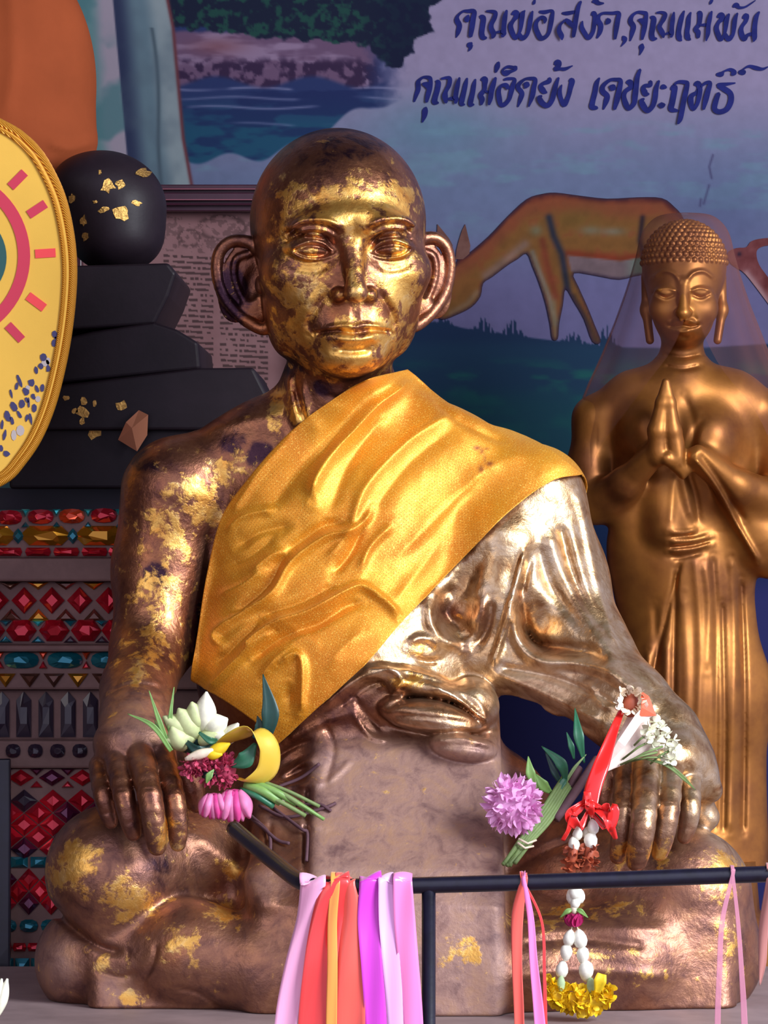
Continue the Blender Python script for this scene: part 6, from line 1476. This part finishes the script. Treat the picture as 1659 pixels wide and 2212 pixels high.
for pts, ws, m in (([(368, 1618, BY), (345, 1560, BY - .004), (322, 1492, BY)], (4, 6, 1), m_gl2), ([(366, 1612, BY), (368, 1550, BY - .003), (376, 1484, BY)], (3, 5, 1), m_gl2), ([(370, 1622, BY - .002), (330, 1568, BY - .006), (276, 1542, BY)], (5, 6, 1), m_gl2), ([(362, 1615, BY), (350, 1590, BY), (334, 1556, BY)], (3, 5, 1), m_gl2),
                   ([(572, 1606, BY), (584, 1540, BY - .004), (568, 1456, BY)], (8, 20, 1), m_deepg), ([(548, 1596, BY), (560, 1568, BY), (556, 1546, BY)], (4, 10, 1), m_deepg), ([(500, 1655, BY - .012), (530, 1640, BY - .018), (552, 1606, BY - .014)], (4, 20, 4), m_gleaf),
                   ([(400, 1600, BY), (430, 1622, BY - .01), (465, 1606, BY)], (4, 12, 1), m_deepg), ([(430, 1582, BY - .01), (455, 1600, BY - .012), (480, 1596, BY)], (3, 8, 1), m_gleaf)):
    leaf_obj('leaf', bq, [P(*p) for p in pts], [R(w, BY) for w in ws], m)
# yellow ribbon loop
b = MB(); loopc = [(470, 1612, -.002), (505, 1592, -.016), (548, 1580, -.022), (580, 1612, -.02), (578, 1662, -.014), (545, 1688, -.01), (515, 1680, 0.0)]
ribbon_strip(b, [P(x, y, BY + d) for x, y, d in loopc], [R(w, BY) for w in (12, 22, 28, 26, 28, 26, 16)], 44, .2, .001, edge_dir=(.8, .6, -.1)); o = b.build('yellow_ribbon', m_gold_r, bq); o.modifiers.new('s', 'SOLIDIFY').thickness = .0006
for base, tp, w in (((445, 1632), (497, 1606), 13), ((440, 1628), (480, 1630), 12), ((400, 1640), (468, 1618), 10)): bigpetal(bq, P(*base, BY - .012), P(*tp, BY - .016), R(w, BY), m_yel if w > 10 else m_cream, 'yellow_petal', .004)
# ruffled raspberry clump
v, f = petal_mesh(R(15, BY), R(7, BY), .5, 4, 4); rp_ = shared('raspberry_petal', v, f, m_ruf)
for cx, cy, rx, rz, k in ((430, 1650, 32, 20, 60), (485, 1662, 32, 34, 90), (455, 1672, 26, 22, 30), (415, 1660, 18, 18, 24)):
    b = MB(); b.blob(P(cx, cy, BY), (R(rx * .8, BY), .012, R(rz * .8, BY)), 12, 8); b.build('flower_core', m_ruf if cx != 455 else m_deepg, bq)
    for i in range(k):
        a = random.random() * 6.28; u = math.sqrt(random.random()); x, y = cx + rx * u * math.cos(a), cy + rz * u * math.sin(a)
        inst('raspberry_petal', rp_, bq, P(x, y, BY - .013 * math.sqrt(max(0, 1 - u * u)) - .001), (math.cos(a) * u + random.uniform(-.4, .4), -.6, -math.sin(a) * u + random.uniform(-.4, .4)), random.random() * 6, random.uniform(.7, 1.1))
leaf_obj('leaf', bq, [P(446, 1692, BY - .018), P(452, 1676, BY - .02), P(462, 1662, BY - .018)], [.0008, R(8, BY), .0006], m_gl2)
# two rose buds
for cx, cy, r in ((462, 1738, 30), (506, 1736, 38)):
    c = P(cx, cy, BY - .004); b = MB(); b.blob(c, (R(r * .8, BY), R(r * .7, BY), R(r * .85, BY)), 12, 9); b.build('bud_core', m_rosep, bq)
    for k in range(9):
        a = math.radians(-70 + 17 * k + random.uniform(-8, 8)); bs = (cx + r * .5 * math.sin(a * .6), cy - r * .75); tp = (cx + r * 1.05 * math.sin(a), cy + r * (.55 + .5 * math.cos(a)))
        bigpetal(bq, P(*bs, BY - .006 - .0012 * (k % 3)), P(*tp, BY - .010 - .0015 * (k % 3)), R(r * .42, BY), m_rosep if k % 2 else m_bud2, 'bud_petal', .009)
# green stems, cut ends and dry twigs
for i, (x0, y0_, x1, y1, r, m) in enumerate(((530, 1695, 606, 1732, 10, m_gl2), (545, 1690, 640, 1735, 8, m_gl2), (560, 1690, 676, 1756, 6, m_stem), (540, 1705, 660, 1762, 5, m_stem), (555, 1684, 690, 1742, 4, m_stem), (520, 1706, 590, 1742, 7, m_gleaf), (575, 1700, 700, 1770, 4, m_gl2))):
    b = MB(); b.tube(catmull(np.array([P(x0, y0_, BY), P((x0 + x1) / 2, (y0_ + y1) / 2 - 4, BY - .008), P(x1, y1, BY - .004)]), 10), R(r, BY), 10); b.build('stem', m, bq)
b = MB(); b.blob(P(608, 1733, BY - .006), (R(9, BY), R(5, BY), R(8, BY))); b.build('cut_end', m_cream, bq)
for pts in ([(520, 1750), (570, 1790), (600, 1815), (625, 1822)], [(560, 1740), (620, 1765), (700, 1745), (725, 1735)], [(590, 1745), (650, 1790), (664, 1800), (662, 1860)], [(540, 1760), (580, 1800), (584, 1850)], [(640, 1740), (690, 1738), (715, 1752)], [(600, 1700), (650, 1680), (690, 1650)]):
    w = [on(x, y, .004) for x, y in pts]; b = MB(); b.tube(catmull(np.array(w), 20), .0018, 6); b.build('dry_twig', m_twig, bq)

# white flower bud poking in at the bottom left corner
wf = empty('white_flower', P(2, 2200, -.5) * np.array((1, 1, 0)), 'white flower bud tip poking in at the bottom left corner', 'flower')
for dx, tx in ((0, 16), (-8, 4), (-14, -12)): bigpetal(wf, P(-6 + dx, 2196, -.5), P(tx, 2108 + abs(tx - 10), -.5), R(12, -.5), m_wpet, 'petal', .004)
b = MB(); a = P(-8, 2192, -.498); b.tube([a, (a[0], a[1], .004)], .003, 8); b.lathe((a[0], a[1], 0), [(.03, 0), (.035, .12), (.02, .2), (.006, .21)], 16); b.build('stem', m_stem, wf)
